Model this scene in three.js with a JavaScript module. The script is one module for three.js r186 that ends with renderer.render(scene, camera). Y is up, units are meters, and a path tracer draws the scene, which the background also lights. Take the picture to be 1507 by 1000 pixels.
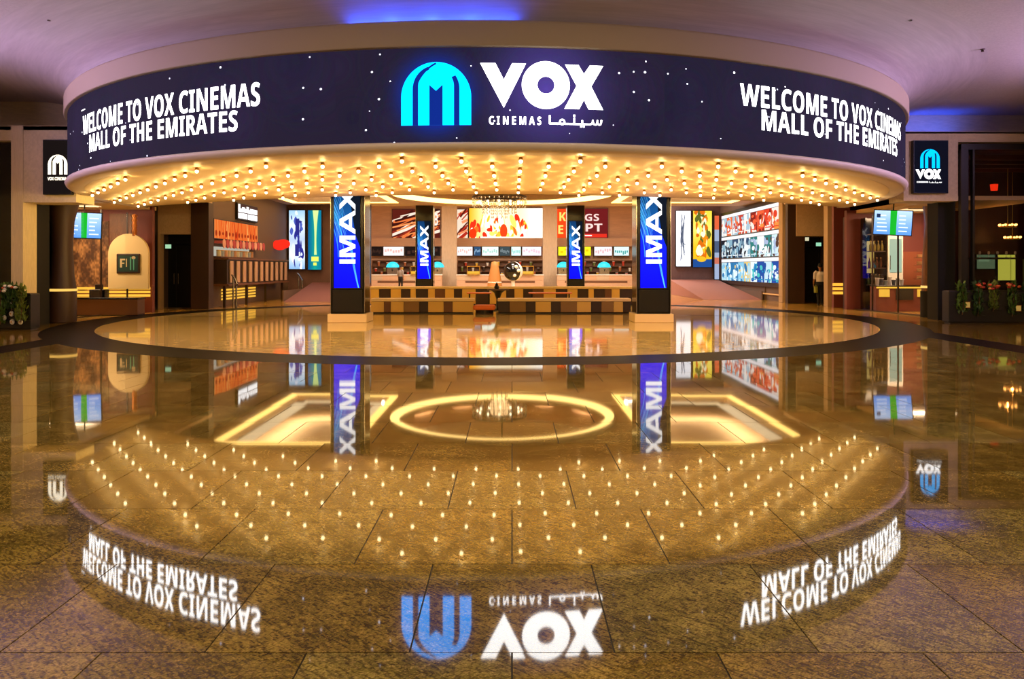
import * as THREE from 'three';
import { mergeGeometries } from 'three/addons/utils/BufferGeometryUtils.js';
import { RoundedBoxGeometry } from 'three/addons/geometries/RoundedBoxGeometry.js';
import { RectAreaLightUniformsLib } from 'three/addons/lights/RectAreaLightUniformsLib.js';

RectAreaLightUniformsLib.init();
// ------------------------------------------------------------------ camera, exposure, large lights
const scene = new THREE.Scene();
scene.background = new THREE.Color(0x000000);
const renderer = new THREE.WebGLRenderer();
renderer.toneMapping = THREE.LinearToneMapping;
renderer.toneMappingExposure = 1.0;
renderer.shadowMap.enabled = true;
const FOCAL = 1200, EYE = 1.5, HORIZON = 395;
const camera = new THREE.PerspectiveCamera(2 * Math.atan(500 / FOCAL) * 180 / Math.PI, 1507 / 1000, 0.1, 200);
camera.position.set(0, EYE, 0);
camera.lookAt(0, EYE, -10);
camera.setViewOffset(1507, 1000, 0, 500 - HORIZON, 1507, 1000);   // vertical lens shift: verticals stay upright
scene.add(camera);

// metres from a bearing read off the photograph and a measured depth
const PX = (px, d) => (px - 753.5) / FOCAL * d;
const PY = (py, d) => EYE + (HORIZON - py) / FOCAL * d;

let seed = 7;
const rnd = () => { seed = (seed * 1664525 + 1013904223) >>> 0; return seed / 4294967296; };
const rr = (a, b) => a + (b - a) * rnd();

const WARM = 0xffc070, GOLD = 0xffb347;
function areaLight(color, intensity, w, h, pos, target) {
  const l = new THREE.RectAreaLight(color, intensity, w, h);
  l.position.set(...pos); l.lookAt(...target); scene.add(l); return l;
}
// lilac cove strips on the ledges of the long side walls of the concourse, washing the ceiling
const COVE = [
  { color: 0xceb0ea, power: 250, len: 5, pos: [-13.0, 5.2, -13.8], aim: [-7.5, 6.6, -14] },
  { color: 0xceaee8, power: 360, len: 5.5, pos: [14.1, 5.2, -14.8], aim: [8.0, 6.6, -14] },
];
// downlights added to light the concourse, out of sight above and behind the camera
const DOWN = [];
for (const x of [-8, -2.7, 2.7, 8]) for (const d of [-2, 3.5, 9]) DOWN.push([x, d]);
const DOWN_POWER = 25;
const BULB_CANDELA = 0.58;
const HALL_POWER = 48, RECESS_POWER = 22;

// ------------------------------------------------------------------ helpers
const taken = {};
function numbered(n) { if (!(n in taken)) { taken[n] = 0; return n; } taken[n]++; return n + '_' + String(taken[n]).padStart(3, '0'); }
function shadow(o) { o.traverse(c => { if (c.isMesh) { c.castShadow = true; c.receiveShadow = true; } }); return o; }
function tag(o, label, category, group, kind) {
  o.userData.label = label; o.userData.category = category;
  if (group) o.userData.group = group;
  if (kind) o.userData.kind = kind;
  return o;
}
function thing(name, label, category, pos = [0, 0, 0], turn = 0, group, kind) {
  const o = new THREE.Group(); o.name = numbered(name); o.position.set(...pos); o.rotation.y = turn; scene.add(o);
  return tag(o, label, category, group, kind);
}
function clean(g) { const o = g.index ? g.toNonIndexed() : g; for (const k of Object.keys(o.attributes)) if (!['position', 'normal', 'uv'].includes(k)) o.deleteAttribute(k); return o; }
function join(gs) { return Array.isArray(gs) ? (gs.length === 1 ? gs[0] : mergeGeometries(gs.map(clean))) : gs; }
function part(name, gs, m, parent, label) {
  const o = new THREE.Mesh(join(gs), m); o.name = name; o.castShadow = o.receiveShadow = true; parent.add(o);
  if (label) o.userData.label = label;
  return o;
}
function bx(w, h, d, x = 0, y = 0, z = 0, ry = 0) { const g = new THREE.BoxGeometry(w, h, d); if (ry) g.rotateY(ry); return g.translate(x, y, z); }
function rbx(w, h, d, r, x = 0, y = 0, z = 0, ry = 0) { const g = new RoundedBoxGeometry(w, h, d, 2, r); if (ry) g.rotateY(ry); return g.translate(x, y, z); }
function cy(r1, r2, h, x = 0, y = 0, z = 0, seg = 24) { return new THREE.CylinderGeometry(r1, r2, h, seg).translate(x, y, z); }
function sp(r, x = 0, y = 0, z = 0, a = 14, b = 10) { return new THREE.SphereGeometry(r, a, b).translate(x, y, z); }
function tube(pts, r, seg = 12, rs = 8) { return new THREE.TubeGeometry(new THREE.CatmullRomCurve3(pts.map(p => new THREE.Vector3(...p))), seg, r, rs); }
function M(c, rough = 0.6, o = {}) { return new THREE.MeshPhysicalMaterial({ color: c, roughness: rough, ...o }); }
function glow(c, k, o = {}) { return new THREE.MeshStandardMaterial({ color: 0x111111, roughness: 0.5, emissive: c, emissiveIntensity: k, ...o }); }
function canvasTex(w, h, draw) {
  const c = document.createElement('canvas'); c.width = w; c.height = h; draw(c.getContext('2d'), w, h);
  const t = new THREE.CanvasTexture(c); t.colorSpace = THREE.SRGBColorSpace; t.anisotropy = 8; return t;
}
function screenMat(tex, k) { return new THREE.MeshPhysicalMaterial({ color: 0x010101, roughness: 0.8, specularIntensity: 0.15, emissive: 0xffffff, emissiveMap: tex, emissiveIntensity: k }); }

// value noise, tileable
function noiseGrid(n, s) { let q = s; const r = () => { q = (q * 1664525 + 1013904223) >>> 0; return q / 4294967296; }; const a = new Float32Array(n * n); for (let i = 0; i < n * n; i++) a[i] = r(); return a; }
function sampler(n, s) {
  const a = noiseGrid(n, s);
  return (u, v) => {
    const x = u * n, y = v * n, i = Math.floor(x), j = Math.floor(y); let fx = x - i, fy = y - j; fx = fx * fx * (3 - 2 * fx); fy = fy * fy * (3 - 2 * fy);
    const i0 = ((i % n) + n) % n, i1 = (i0 + 1) % n, j0 = ((j % n) + n) % n, j1 = (j0 + 1) % n;
    return (a[j0 * n + i0] * (1 - fx) + a[j0 * n + i1] * fx) * (1 - fy) + (a[j1 * n + i0] * (1 - fx) + a[j1 * n + i1] * fx) * fy;
  };
}
function dataTex(n, fn, repeat) {
  const d = new Uint8Array(n * n * 4);
  for (let y = 0; y < n; y++) for (let x = 0; x < n; x++) { const c = fn(x / n, y / n); const k = (y * n + x) * 4; d[k] = c[0]; d[k + 1] = c[1]; d[k + 2] = c[2]; d[k + 3] = 255; }
  const t = new THREE.DataTexture(d, n, n); t.wrapS = t.wrapT = THREE.RepeatWrapping; t.magFilter = THREE.LinearFilter; t.minFilter = THREE.LinearMipmapLinearFilter; t.generateMipmaps = true; t.colorSpace = THREE.SRGBColorSpace;
  if (repeat) t.repeat.set(repeat, repeat); t.needsUpdate = true; return t;
}
const n8 = sampler(8, 11), n32 = sampler(32, 12), n128 = sampler(128, 13), n256 = sampler(256, 14), n400 = sampler(400, 15);
const lerp = (a, b, t) => a + (b - a) * t, clamp = (x) => Math.max(0, Math.min(1, x));
const mix3 = (a, b, t) => [lerp(a[0], b[0], t), lerp(a[1], b[1], t), lerp(a[2], b[2], t)];
// brown polished granite, 1.6 m a repeat: gold-brown ground, dark mica flecks, pale feldspar flecks, drifting along one direction
const graniteTex = dataTex(1024, (u, v) => {
  const drift = n8(u, v) * 0.5 + n32(u + v, v - u * 0) * 0.3 + n128(u, v) * 0.2;
  let c = mix3([106, 94, 44], [156, 138, 72], clamp((drift - 0.3) * 2.2));
  const streak = n32(u + v, 4 * (v - u)), streak2 = n32(2 * u + v, 3 * v - 4 * u);
  c = mix3(c, [50, 43, 20], clamp((streak - 0.5) * 3) * 0.55); c = mix3(c, [178, 150, 84], clamp((streak2 - 0.55) * 3) * 0.4);
  const dark = n256(u * 1 + v, v), pale = n128(u, v * 2 + u), fine = n400(u, v);
  c = mix3(c, [66, 50, 26], clamp((dark - 0.55) * 5) * 0.6);
  c = mix3(c, [190, 162, 104], clamp((pale * 0.6 + fine * 0.4 - 0.62) * 6) * 0.45);
  return mix3(c, [c[0] * 1.2, c[1] * 1.2, c[2] * 1.2], fine - 0.5);
});
const creamTex = dataTex(512, (u, v) => {
  const a = n8(u, v) * 0.5 + n32(u, v) * 0.3 + n128(u, v) * 0.2, f = n256(u, v);
  let c = mix3([220, 192, 118], [238, 216, 146], clamp((a - 0.25) * 2));
  return mix3(c, [186, 152, 82], clamp((f - 0.7) * 4) * 0.5);
});
const plasterTex = dataTex(256, (u, v) => { const a = 236 + (n32(u, v) - 0.5) * 14 + (n128(u, v) - 0.5) * 12; return [a, a, a]; });
const woodTex = dataTex(512, (u, v) => {
  const g = n32(u * 3, v * 0.25) * 0.5 + n128(u * 2, v * 0.25) * 0.5, s = 0.5 + 0.5 * Math.sin((u * 18 + n8(u, v * 1) * 3) * 6.283);
  return mix3([86, 52, 30], [142, 94, 58], clamp(g * 0.8 + s * 0.25));
});
const muralTex = dataTex(256, (u, v) => {
  const a = n8(u, v) * 0.6 + n32(u, v) * 0.4; return mix3([78, 48, 26], [196, 142, 84], clamp((a - 0.3) * 2));
});

const mat = {
  granite: [0xffffff, 0xf3ead8, 0xe6d9c2, 0xfff4e2].map(c => M(c, 0.032, { map: graniteTex, ior: 1.62 })),
  joint: M(0x1c140c, 0.7), darkStone: M(0x1a1310, 0.35, { ior: 1.5, specularIntensity: 0.02 }), cream: M(0xffffff, 0.045, { map: creamTex, ior: 1.6 }),
  tan: M(0xf4dca4, 0.08, { map: graniteTex, ior: 1.6 }), lobbyFloor: M(0xf0d9ac, 0.08, { map: creamTex, ior: 1.6 }), inlay: M(0x5a3d22, 0.08, { ior: 1.6 }),
  plaster: M(0xe8d6aa, 0.85, { map: plasterTex }), ceilingPaint: M(0xcfc4c4, 0.9, { map: plasterTex }), band: M(0xa8977f, 0.7), rim: M(0xdccdbc, 0.55), soffit: M(0xdec79a, 0.6),  // band and rim are one paint, darkened and lightened to carry the light
  beige: M(0xd0b494, 0.75, { map: plasterTex }), peach: M(0xd9ab86, 0.7, { map: plasterTex }), mauve: M(0x7a5f62, 0.75, { map: plasterTex }), taupe: M(0x6b574f, 0.7),
  black: M(0x0b0a0a, 0.35), matteBlack: M(0x0a0908, 0.8), gloss: M(0x0d0b0b, 0.12), darkBrown: M(0x3a261a, 0.45), brown: M(0x6a4429, 0.5), maroon: M(0x7a3a34, 0.55), deepRed: M(0x3a0f0c, 0.5),
  wood: M(0xffffff, 0.45, { map: woodTex }), mural: M(0xffffff, 0.6, { map: muralTex }), steel: M(0xb8b4ae, 0.25, { metalness: 1 }), bronze: M(0xa8683a, 0.35, { metalness: 1 }), brass: M(0xd8a850, 0.3, { metalness: 1 }),
  white: M(0xece6dc, 0.6), creamPaint: M(0xe8cf98, 0.6), glass: M(0xffffff, 0.02, { transmission: 1, thickness: 0, ior: 1.45, specularIntensity: 0.35 }), crystal: M(0xffffff, 0.02, { transmission: 1, thickness: 0.02, ior: 1.6 }),
};

// ------------------------------------------------------------------ plan (metres; d is depth in front of the camera)
const CX = -0.6, CD = 24.2, DRUM = 11.05, SOFFIT = 3.38;
const CEIL = 6.1, LOBBY = 4.72, HALL = 6.5;
const RING_IN = 10.5, RING_OUT = 11.65;

// ------------------------------------------------------------------ floor
{
  const floor = thing('floor', 'polished stone floor of the concourse and the cinema lobby', 'floor', [0, 0, 0], 0, null, 'structure');
  part('base_slab', bx(40, 0.2, 76, 0, -0.106, -28), mat.joint, floor);
  const flat = (shape, uvScale = 1 / 1.6) => {
    const g = new THREE.ShapeGeometry(shape, 48); g.rotateX(-Math.PI / 2);           // shape y becomes depth
    const p = g.attributes.position, uv = g.attributes.uv;
    for (let i = 0; i < p.count; i++) uv.setXY(i, p.getX(i) * uvScale, p.getZ(i) * uvScale);
    return g;
  };
  const poly = pts => { const s = new THREE.Shape(); pts.forEach((p, i) => i ? s.lineTo(...p) : s.moveTo(...p)); s.closePath(); return s; };
  const circle = (r, a0 = 0, a1 = Math.PI * 2, n = 128) => Array.from({ length: n + 1 }, (_, i) => { const a = a0 + (a1 - a0) * i / n; return [CX + r * Math.sin(a), CD - r * Math.cos(a)]; });
  const pathOf = pts => { const h = new THREE.Path(); pts.forEach((p, i) => i ? h.lineTo(...p) : h.moveTo(...p)); h.closePath(); return h; };
  const ringNear = x => { const q = RING_OUT * RING_OUT - (x - CX) * (x - CX); return q > 0 ? CD - Math.sqrt(q) : 99; };
  // brown granite slabs, running bond
  const W = 0.8, D = 0.95, GAP = 0.007, EDGE = 9.0;
  const variants = [];
  for (let k = 0; k < 8; k++) {
    const g = new THREE.BoxGeometry(W - GAP, 0.02, D - GAP); g.translate(0, -0.01, 0); const p = g.attributes.position, uv = g.attributes.uv, ox = rnd() * 3, oz = rnd() * 3;
    for (let i = 0; i < p.count; i++) uv.setXY(i, (p.getX(i) + ox) / 1.6, (p.getZ(i) + oz) / 1.6);
    variants.push(g);
  }
  let rest = [];
  for (let row = 0; row < 19; row++) {
    const near = 1.28 + row * D, far = near + D;
    for (let x0 = -9.2 - (row % 2) * W / 2; x0 < EDGE; x0 += W) {
      const a = Math.max(x0, -EDGE), b = Math.min(x0 + W, EDGE); if (b - a < 0.03) continue;
      const reach = [0, 0.25, 0.5, 0.75, 1].map(t => [lerp(a + GAP / 2, b - GAP / 2, t), Math.min(far - GAP / 2, ringNear(lerp(a, b, t)))]);
      if (reach.every(r => r[1] <= near + 0.02)) continue;
      const inView = Math.abs(a + b) / 2 < 0.66 * far + 0.6;
      const cut = reach.some(r => r[1] < far - GAP) || b - a < W - 1e-6;
      let tile;
      if (!cut && inView) {
        tile = part('tile', variants[Math.floor(rnd() * 8)], mat.granite[Math.floor(rnd() * 4)], floor);
        tile.position.set((a + b) / 2, 0, -(near + far) / 2);
        tile.rotation.set(rr(-1, 1) * 0.0008, 0, rr(-1, 1) * 0.0008);
      } else {
        const pts = [[a + GAP / 2, near + GAP / 2], [b - GAP / 2, near + GAP / 2], ...reach.reverse().map(r => [r[0], Math.max(r[1], near + GAP / 2 + 0.001)])];
        const g = flat(poly(pts));
        if (inView) part('tile', g, mat.granite[Math.floor(rnd() * 4)], floor); else rest.push(g);
      }
    }
  }
  const o = part('outer_tiles', rest, mat.granite[0], floor); o.userData.kind = 'stuff';
  // concourse floor behind the camera
  part('rear_paving', flat(poly([[-13.8, -10], [14.8, -10], [14.8, 1.278], [-13.8, 1.278]])), mat.granite[1], floor);
  // dark stone border ring, straight border strips, pale disc
  const ring = poly(circle(RING_OUT)); ring.holes.push(pathOf(circle(RING_IN))); part('dark_border_ring', flat(ring), mat.darkStone, floor, 'black stone ring set in the floor under the marquee edge');
  for (const s of [-1, 1]) {
    const xa = s * EDGE, xb = s * 9.85, n = 12, end = x => Math.min(ringNear(x), 22);
    const pts = [[xa, 1.278], [xb, 1.278]]; for (let i = 0; i <= n; i++) { const x = lerp(xb, xa, i / n); pts.push([x, end(x)]); }
    part('dark_border_strip', flat(poly(pts)), mat.darkStone, floor);
    const xo = s < 0 ? -13.8 : 14.8, q = []; for (let i = 0; i <= 24; i++) { const x = lerp(xo, xb, i / 24); q.push([x, Math.min(ringNear(x), 23)]); }
    part('tan_paving', flat(poly([[xb, 1.278], [xo, 1.278], ...q])), mat.tan, floor);
  }
  part('pale_disc', flat(poly(circle(RING_IN))), mat.cream, floor, 'pale polished stone disc under the marquee');
  // thin brown inlay line in the disc
  const arc = (d0, w) => { const p = []; for (let i = 0; i <= 40; i++) { const x = -10.2 + 20.0 * i / 40; p.push([x, d0 - 0.012 * x * x]); } for (let i = 40; i >= 0; i--) { const x = -10.2 + 20.0 * i / 40; p.push([x, d0 - 0.012 * x * x + w]); } return p; };
  part('inlay_strip', flat(poly(arc(26.2, 0.22))).translate(0, 0.002, 0), mat.inlay, floor);
  // lobby and hall paving
  const far = [[-17, 23], ...[]]; const back = circle(RING_OUT, -Math.PI / 2 - 0.1, -Math.PI * 1.5 + 0.1, 64);
  const lob = new THREE.Shape(); [[-17, 22.95], [17.5, 22.95], [17.5, 63], [-17, 63]].forEach((p, i) => i ? lob.lineTo(...p) : lob.moveTo(...p)); lob.closePath(); lob.holes.push(pathOf(circle(RING_OUT)));
  part('lobby_paving', flat(poly([[-17, 22.95], [17.5, 22.95], [17.5, 63], [-17, 63]])).translate(0, -0.003, 0), mat.lobbyFloor, floor);
}

// ------------------------------------------------------------------ ceilings
{
  const c = thing('ceiling', 'painted plaster ceilings over the concourse, the lobby and the hall', 'ceiling', [0, 0, 0], 0, null, 'structure');
  const hole = new THREE.Shape(); [[-17, -10.2], [17.5, -10.2], [17.5, 25], [-17, 25]].forEach((p, i) => i ? hole.lineTo(...p) : hole.moveTo(...p)); hole.closePath();
  const g = new THREE.ExtrudeGeometry(hole, { depth: 0.2, bevelEnabled: false }); g.rotateX(-Math.PI / 2); g.translate(0, CEIL, 0);
  part('concourse_ceiling', g, mat.ceilingPaint, c);
  // lobby ceiling with a round recess for the chandelier and two rectangular trays
  const RX = -0.4, RD = 34.0;
  const s = new THREE.Shape(); [[-13.5, 28], [-11.2, 28], [-10.3, 24.3], [-6, 22.0], [-0.6, 20.7], [4.8, 22.0], [9.1, 24.3], [10.6, 28], [13.5, 28], [13.5, 42.2], [-13.5, 42.2]].forEach((p, i) => i ? s.lineTo(...p) : s.moveTo(...p)); s.closePath();
  const h = new THREE.Path(); for (let i = 0; i <= 96; i++) { const a = -i / 96 * Math.PI * 2; const p = [RX + 4.3 * Math.cos(a), RD + 5.0 * Math.sin(a)]; i ? h.lineTo(...p) : h.moveTo(...p); } h.closePath(); s.holes.push(h);
  for (const [xa, xb] of [[-10.4, -5.9], [5.2, 10.4]]) { const q = new THREE.Path(); [[xa, 29.2], [xa, 39.6], [xb, 39.6], [xb, 29.2]].forEach((p, i) => i ? q.lineTo(...p) : q.moveTo(...p)); q.closePath(); s.holes.push(q); }
  const lg = new THREE.ExtrudeGeometry(s, { depth: 0.25, bevelEnabled: false, curveSegments: 48 }); lg.rotateX(-Math.PI / 2); lg.translate(0, LOBBY, 0);
  part('lobby_ceiling', lg, mat.beige, c);
  part('side_soffit', bx(3.0, 0.1, 6.0, 11.7, 3.95, -27.6), mat.beige, c); part('side_soffit', bx(2.4, 0.1, 6.0, -12.3, 3.95, -27.2), mat.beige, c);
  part('recess_ceiling', bx(23, 0.15, 14.6, 0, LOBBY + 1.1, -34.6), mat.beige, c);
  part('hall_ceiling', bx(36, 0.2, 21.5, 0.2, HALL + 0.1, -52.8), mat.beige, c);
}

// ------------------------------------------------------------------ outer walls
{
  const L = thing('wall_left', 'beige plaster side wall on the left of the concourse', 'wall', [0, 0, 0], 0, null, 'structure');
  part('side_wall', bx(0.2, 5.1, 30.7, -13.6, 2.55, -5.35), mat.plaster, L);
  part('upper_wall', bx(0.2, 1.1, 33, -14.6, 5.6, -6.5), mat.plaster, L);
  part('ledge', bx(1.2, 0.1, 30.7, -14.1, 5.05, -5.35), mat.plaster, L);
  const R = thing('wall_right', 'beige plaster side wall on the right of the concourse', 'wall', [0, 0, 0], 0, null, 'structure');
  part('side_wall', bx(0.2, 5.1, 32.4, 14.75, 2.55, -6.2), mat.plaster, R);
  part('upper_wall', bx(0.2, 1.1, 34, 15.7, 5.6, -7), mat.plaster, R);
  part('ledge', bx(1.2, 0.1, 32.4, 15.2, 5.05, -6.2), mat.plaster, R);
  const B = thing('wall_rear', 'plain plaster wall closing the concourse behind the viewer', 'wall', [0, 0, 0], 0, null, 'structure');
  part('plain_wall', bx(34, 6.2, 0.2, 0, 3.1, 10.1), mat.plaster, B);
  for (const c of COVE) {
    areaLight(c.color, c.power, c.len, 0.12, c.pos, [c.aim[0], c.aim[1], c.pos[2]]);
    const t = thing('cove_light', c.pos[0] < 0 ? 'lilac light strip on the ledge of the left wall' : 'lilac light strip on the ledge of the right wall', 'light strip', [c.pos[0] + (c.pos[0] < 0 ? -0.12 : 0.12), 5.1, c.pos[2]]);
    part('strip', bx(0.08, 0.06, c.len, 0, 0.06, 0), glow(c.color, 1.2), t); part('channel', bx(0.14, 0.03, c.len, 0, 0.015, 0), mat.steel, t);
  }
  for (const [x, d] of DOWN) {
    const t = thing('added_downlight', 'added unseen square downlight lighting the concourse from its ceiling', 'ceiling light', [x, CEIL, -d], 0, 'added downlights in the concourse ceiling');
    part('frame', [bx(1.3, 0.03, 0.08, 0, -0.015, 0.61), bx(1.3, 0.03, 0.08, 0, -0.015, -0.61), bx(0.08, 0.03, 1.14, 0.61, -0.015, 0), bx(0.08, 0.03, 1.14, -0.61, -0.015, 0)], mat.white, t);
    part('diffuser', bx(1.14, 0.012, 1.14, 0, -0.006, 0), glow(0xffd29a, 1.5), t);
    areaLight(0xffe2b0, DOWN_POWER, 1.1, 1.1, [x, CEIL - 0.03, -d], [x, 0, -d]);
  }
}

// ------------------------------------------------------------------ marquee canopy
function sector(r, y0, y1, a0, a1, n = 64) {                   // part of a cylinder seen from outside, u along the arc
  const g = new THREE.CylinderGeometry(r, r, y1 - y0, n, 1, true, a0, a1 - a0); g.translate(0, (y0 + y1) / 2, 0); return g;
}
const DEG = Math.PI / 180;
// arch emblem drawn in a unit box (0..1 wide, 0..1 high, y down)
function drawArch(g, x, y, w, h, color, gap) {
  g.save(); g.translate(x, y); g.scale(w, h);
  const U = w / h, ry = 0.5 * U;                                // arches are round
  g.fillStyle = color;
  const arch = (x0, x1, top, inset) => { const r = (x1 - x0) / 2, c = (x0 + x1) / 2; g.moveTo(x0, 1); g.lineTo(x0, top + r * U); g.ellipse(c, top + r * U, r, r * U, 0, Math.PI, 2 * Math.PI); g.lineTo(x1, 1); };
  g.beginPath(); arch(0, 1, 0); g.closePath(); g.fill();
  g.fillStyle = gap; g.beginPath(); arch(0.165, 0.835, 0.05); g.closePath(); g.fill();
  g.fillStyle = color; g.beginPath(); arch(0.245, 0.755, 0.1); g.closePath(); g.fill();
  g.fillStyle = gap; g.beginPath(); g.moveTo(0.405, 1); g.lineTo(0.405, 0.36); g.lineTo(0.5, 0.455); g.lineTo(0.595, 0.36); g.lineTo(0.595, 1); g.closePath(); g.fill();
  // the left outer leaf sweeps over the crown of the right one
  g.fillStyle = color; g.beginPath(); g.moveTo(0.36, 0.02); g.quadraticCurveTo(0.62, -0.03, 0.8, 0.2); g.lineTo(0.72, 0.24); g.quadraticCurveTo(0.58, 0.1, 0.42, 0.16); g.closePath(); g.fill();
  g.strokeStyle = gap; g.lineWidth = 0.03; g.beginPath(); g.moveTo(0.2, 0.42); g.quadraticCurveTo(0.28, 0.14, 0.5, 0.02); g.stroke();
  g.restore();
}
function fitText(g, s, x0, x1, yBase, cap, font = 'bold', face = 'sans-serif') {   // text stretched between x0 and x1, capitals cap high, standing on yBase
  g.save(); const px = 200; g.font = font + ' ' + px + 'px ' + face; g.textBaseline = 'alphabetic'; g.textAlign = 'left';
  const m = g.measureText(s), capPx = (g.measureText('E').actualBoundingBoxAscent || px * 0.72);
  g.translate(x0, yBase); g.scale((x1 - x0) / m.width, cap / capPx); g.fillText(s, 0, 0); g.restore();
}
function drawVox(g, x0, x1, yTop, yBot) {                      // heavy geometric V O X
  const w = x1 - x0, h = yBot - yTop; g.save(); g.translate(x0, yTop); g.scale(w / 180, h / 66);
  g.beginPath(); g.moveTo(0, 1); g.lineTo(22, 1); g.lineTo(34, 25); g.lineTo(46, 1); g.lineTo(66, 1); g.lineTo(34, 66); g.closePath(); g.fill();
  g.beginPath(); g.arc(95, 32, 35, 0, Math.PI * 2); g.arc(95, 32, 12.5, 0, Math.PI * 2, true); g.fill();
  g.beginPath(); g.moveTo(123, 1); g.lineTo(143, 1); g.lineTo(151, 14); g.lineTo(160, 1); g.lineTo(180, 1); g.lineTo(162, 32); g.lineTo(180, 66); g.lineTo(158, 66); g.lineTo(151, 52); g.lineTo(144, 66); g.lineTo(122, 66); g.lineTo(140, 32); g.closePath(); g.fill();
  g.restore();
}
function drawSinema(g, x0, x1, yTop, yBot) {                   // the Arabic word, drawn with strokes on one base line
  const w = x1 - x0, h = yBot - yTop; g.save(); g.translate(x0, yTop); g.scale(w / 80, h / 16); g.lineWidth = 2.4; g.lineCap = 'butt'; g.lineJoin = 'round'; g.strokeStyle = g.fillStyle;
  g.beginPath(); g.moveTo(1.5, 0); g.lineTo(1.5, 12); g.lineTo(60, 12); g.stroke();
  g.beginPath(); g.arc(20, 9.4, 3.4, 0, Math.PI * 2); g.stroke();
  g.beginPath(); g.moveTo(38, 3); g.lineTo(38, 12); g.moveTo(50, 6); g.lineTo(50, 12); g.stroke();
  g.beginPath(); g.moveTo(60, 12); g.lineTo(62, 12); g.moveTo(60, 12); g.quadraticCurveTo(66, 12, 66, 6); g.quadraticCurveTo(66, 12, 70, 12); g.quadraticCurveTo(73, 12, 73, 6); g.quadraticCurveTo(73, 12, 76, 12); g.quadraticCurveTo(79, 12, 79, 5); g.stroke();
  g.fillRect(36.5, -1.5, 3, 3); g.fillRect(47, 14, 2.6, 2.6); g.fillRect(51, 14, 2.6, 2.6); g.restore();
}
const SCR0 = 3.53, SCR1 = 5.06;
function stars(g, w, h, n, r) { for (let i = 0; i < n; i++) { const b = 120 + rnd() * 135; g.fillStyle = `rgb(${b},${b},${Math.min(255, b + 15)})`; const s = r * rr(0.5, 1.3); g.beginPath(); g.ellipse(rnd() * w, rnd() * h, s, s * 0.9, 0, 0, 7); g.fill(); } }
const marquee = thing('marquee_canopy', 'huge round cinema marquee with a curved starry screen over bulb-studded soffit', 'marquee', [CX, 0, -CD]);
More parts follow.
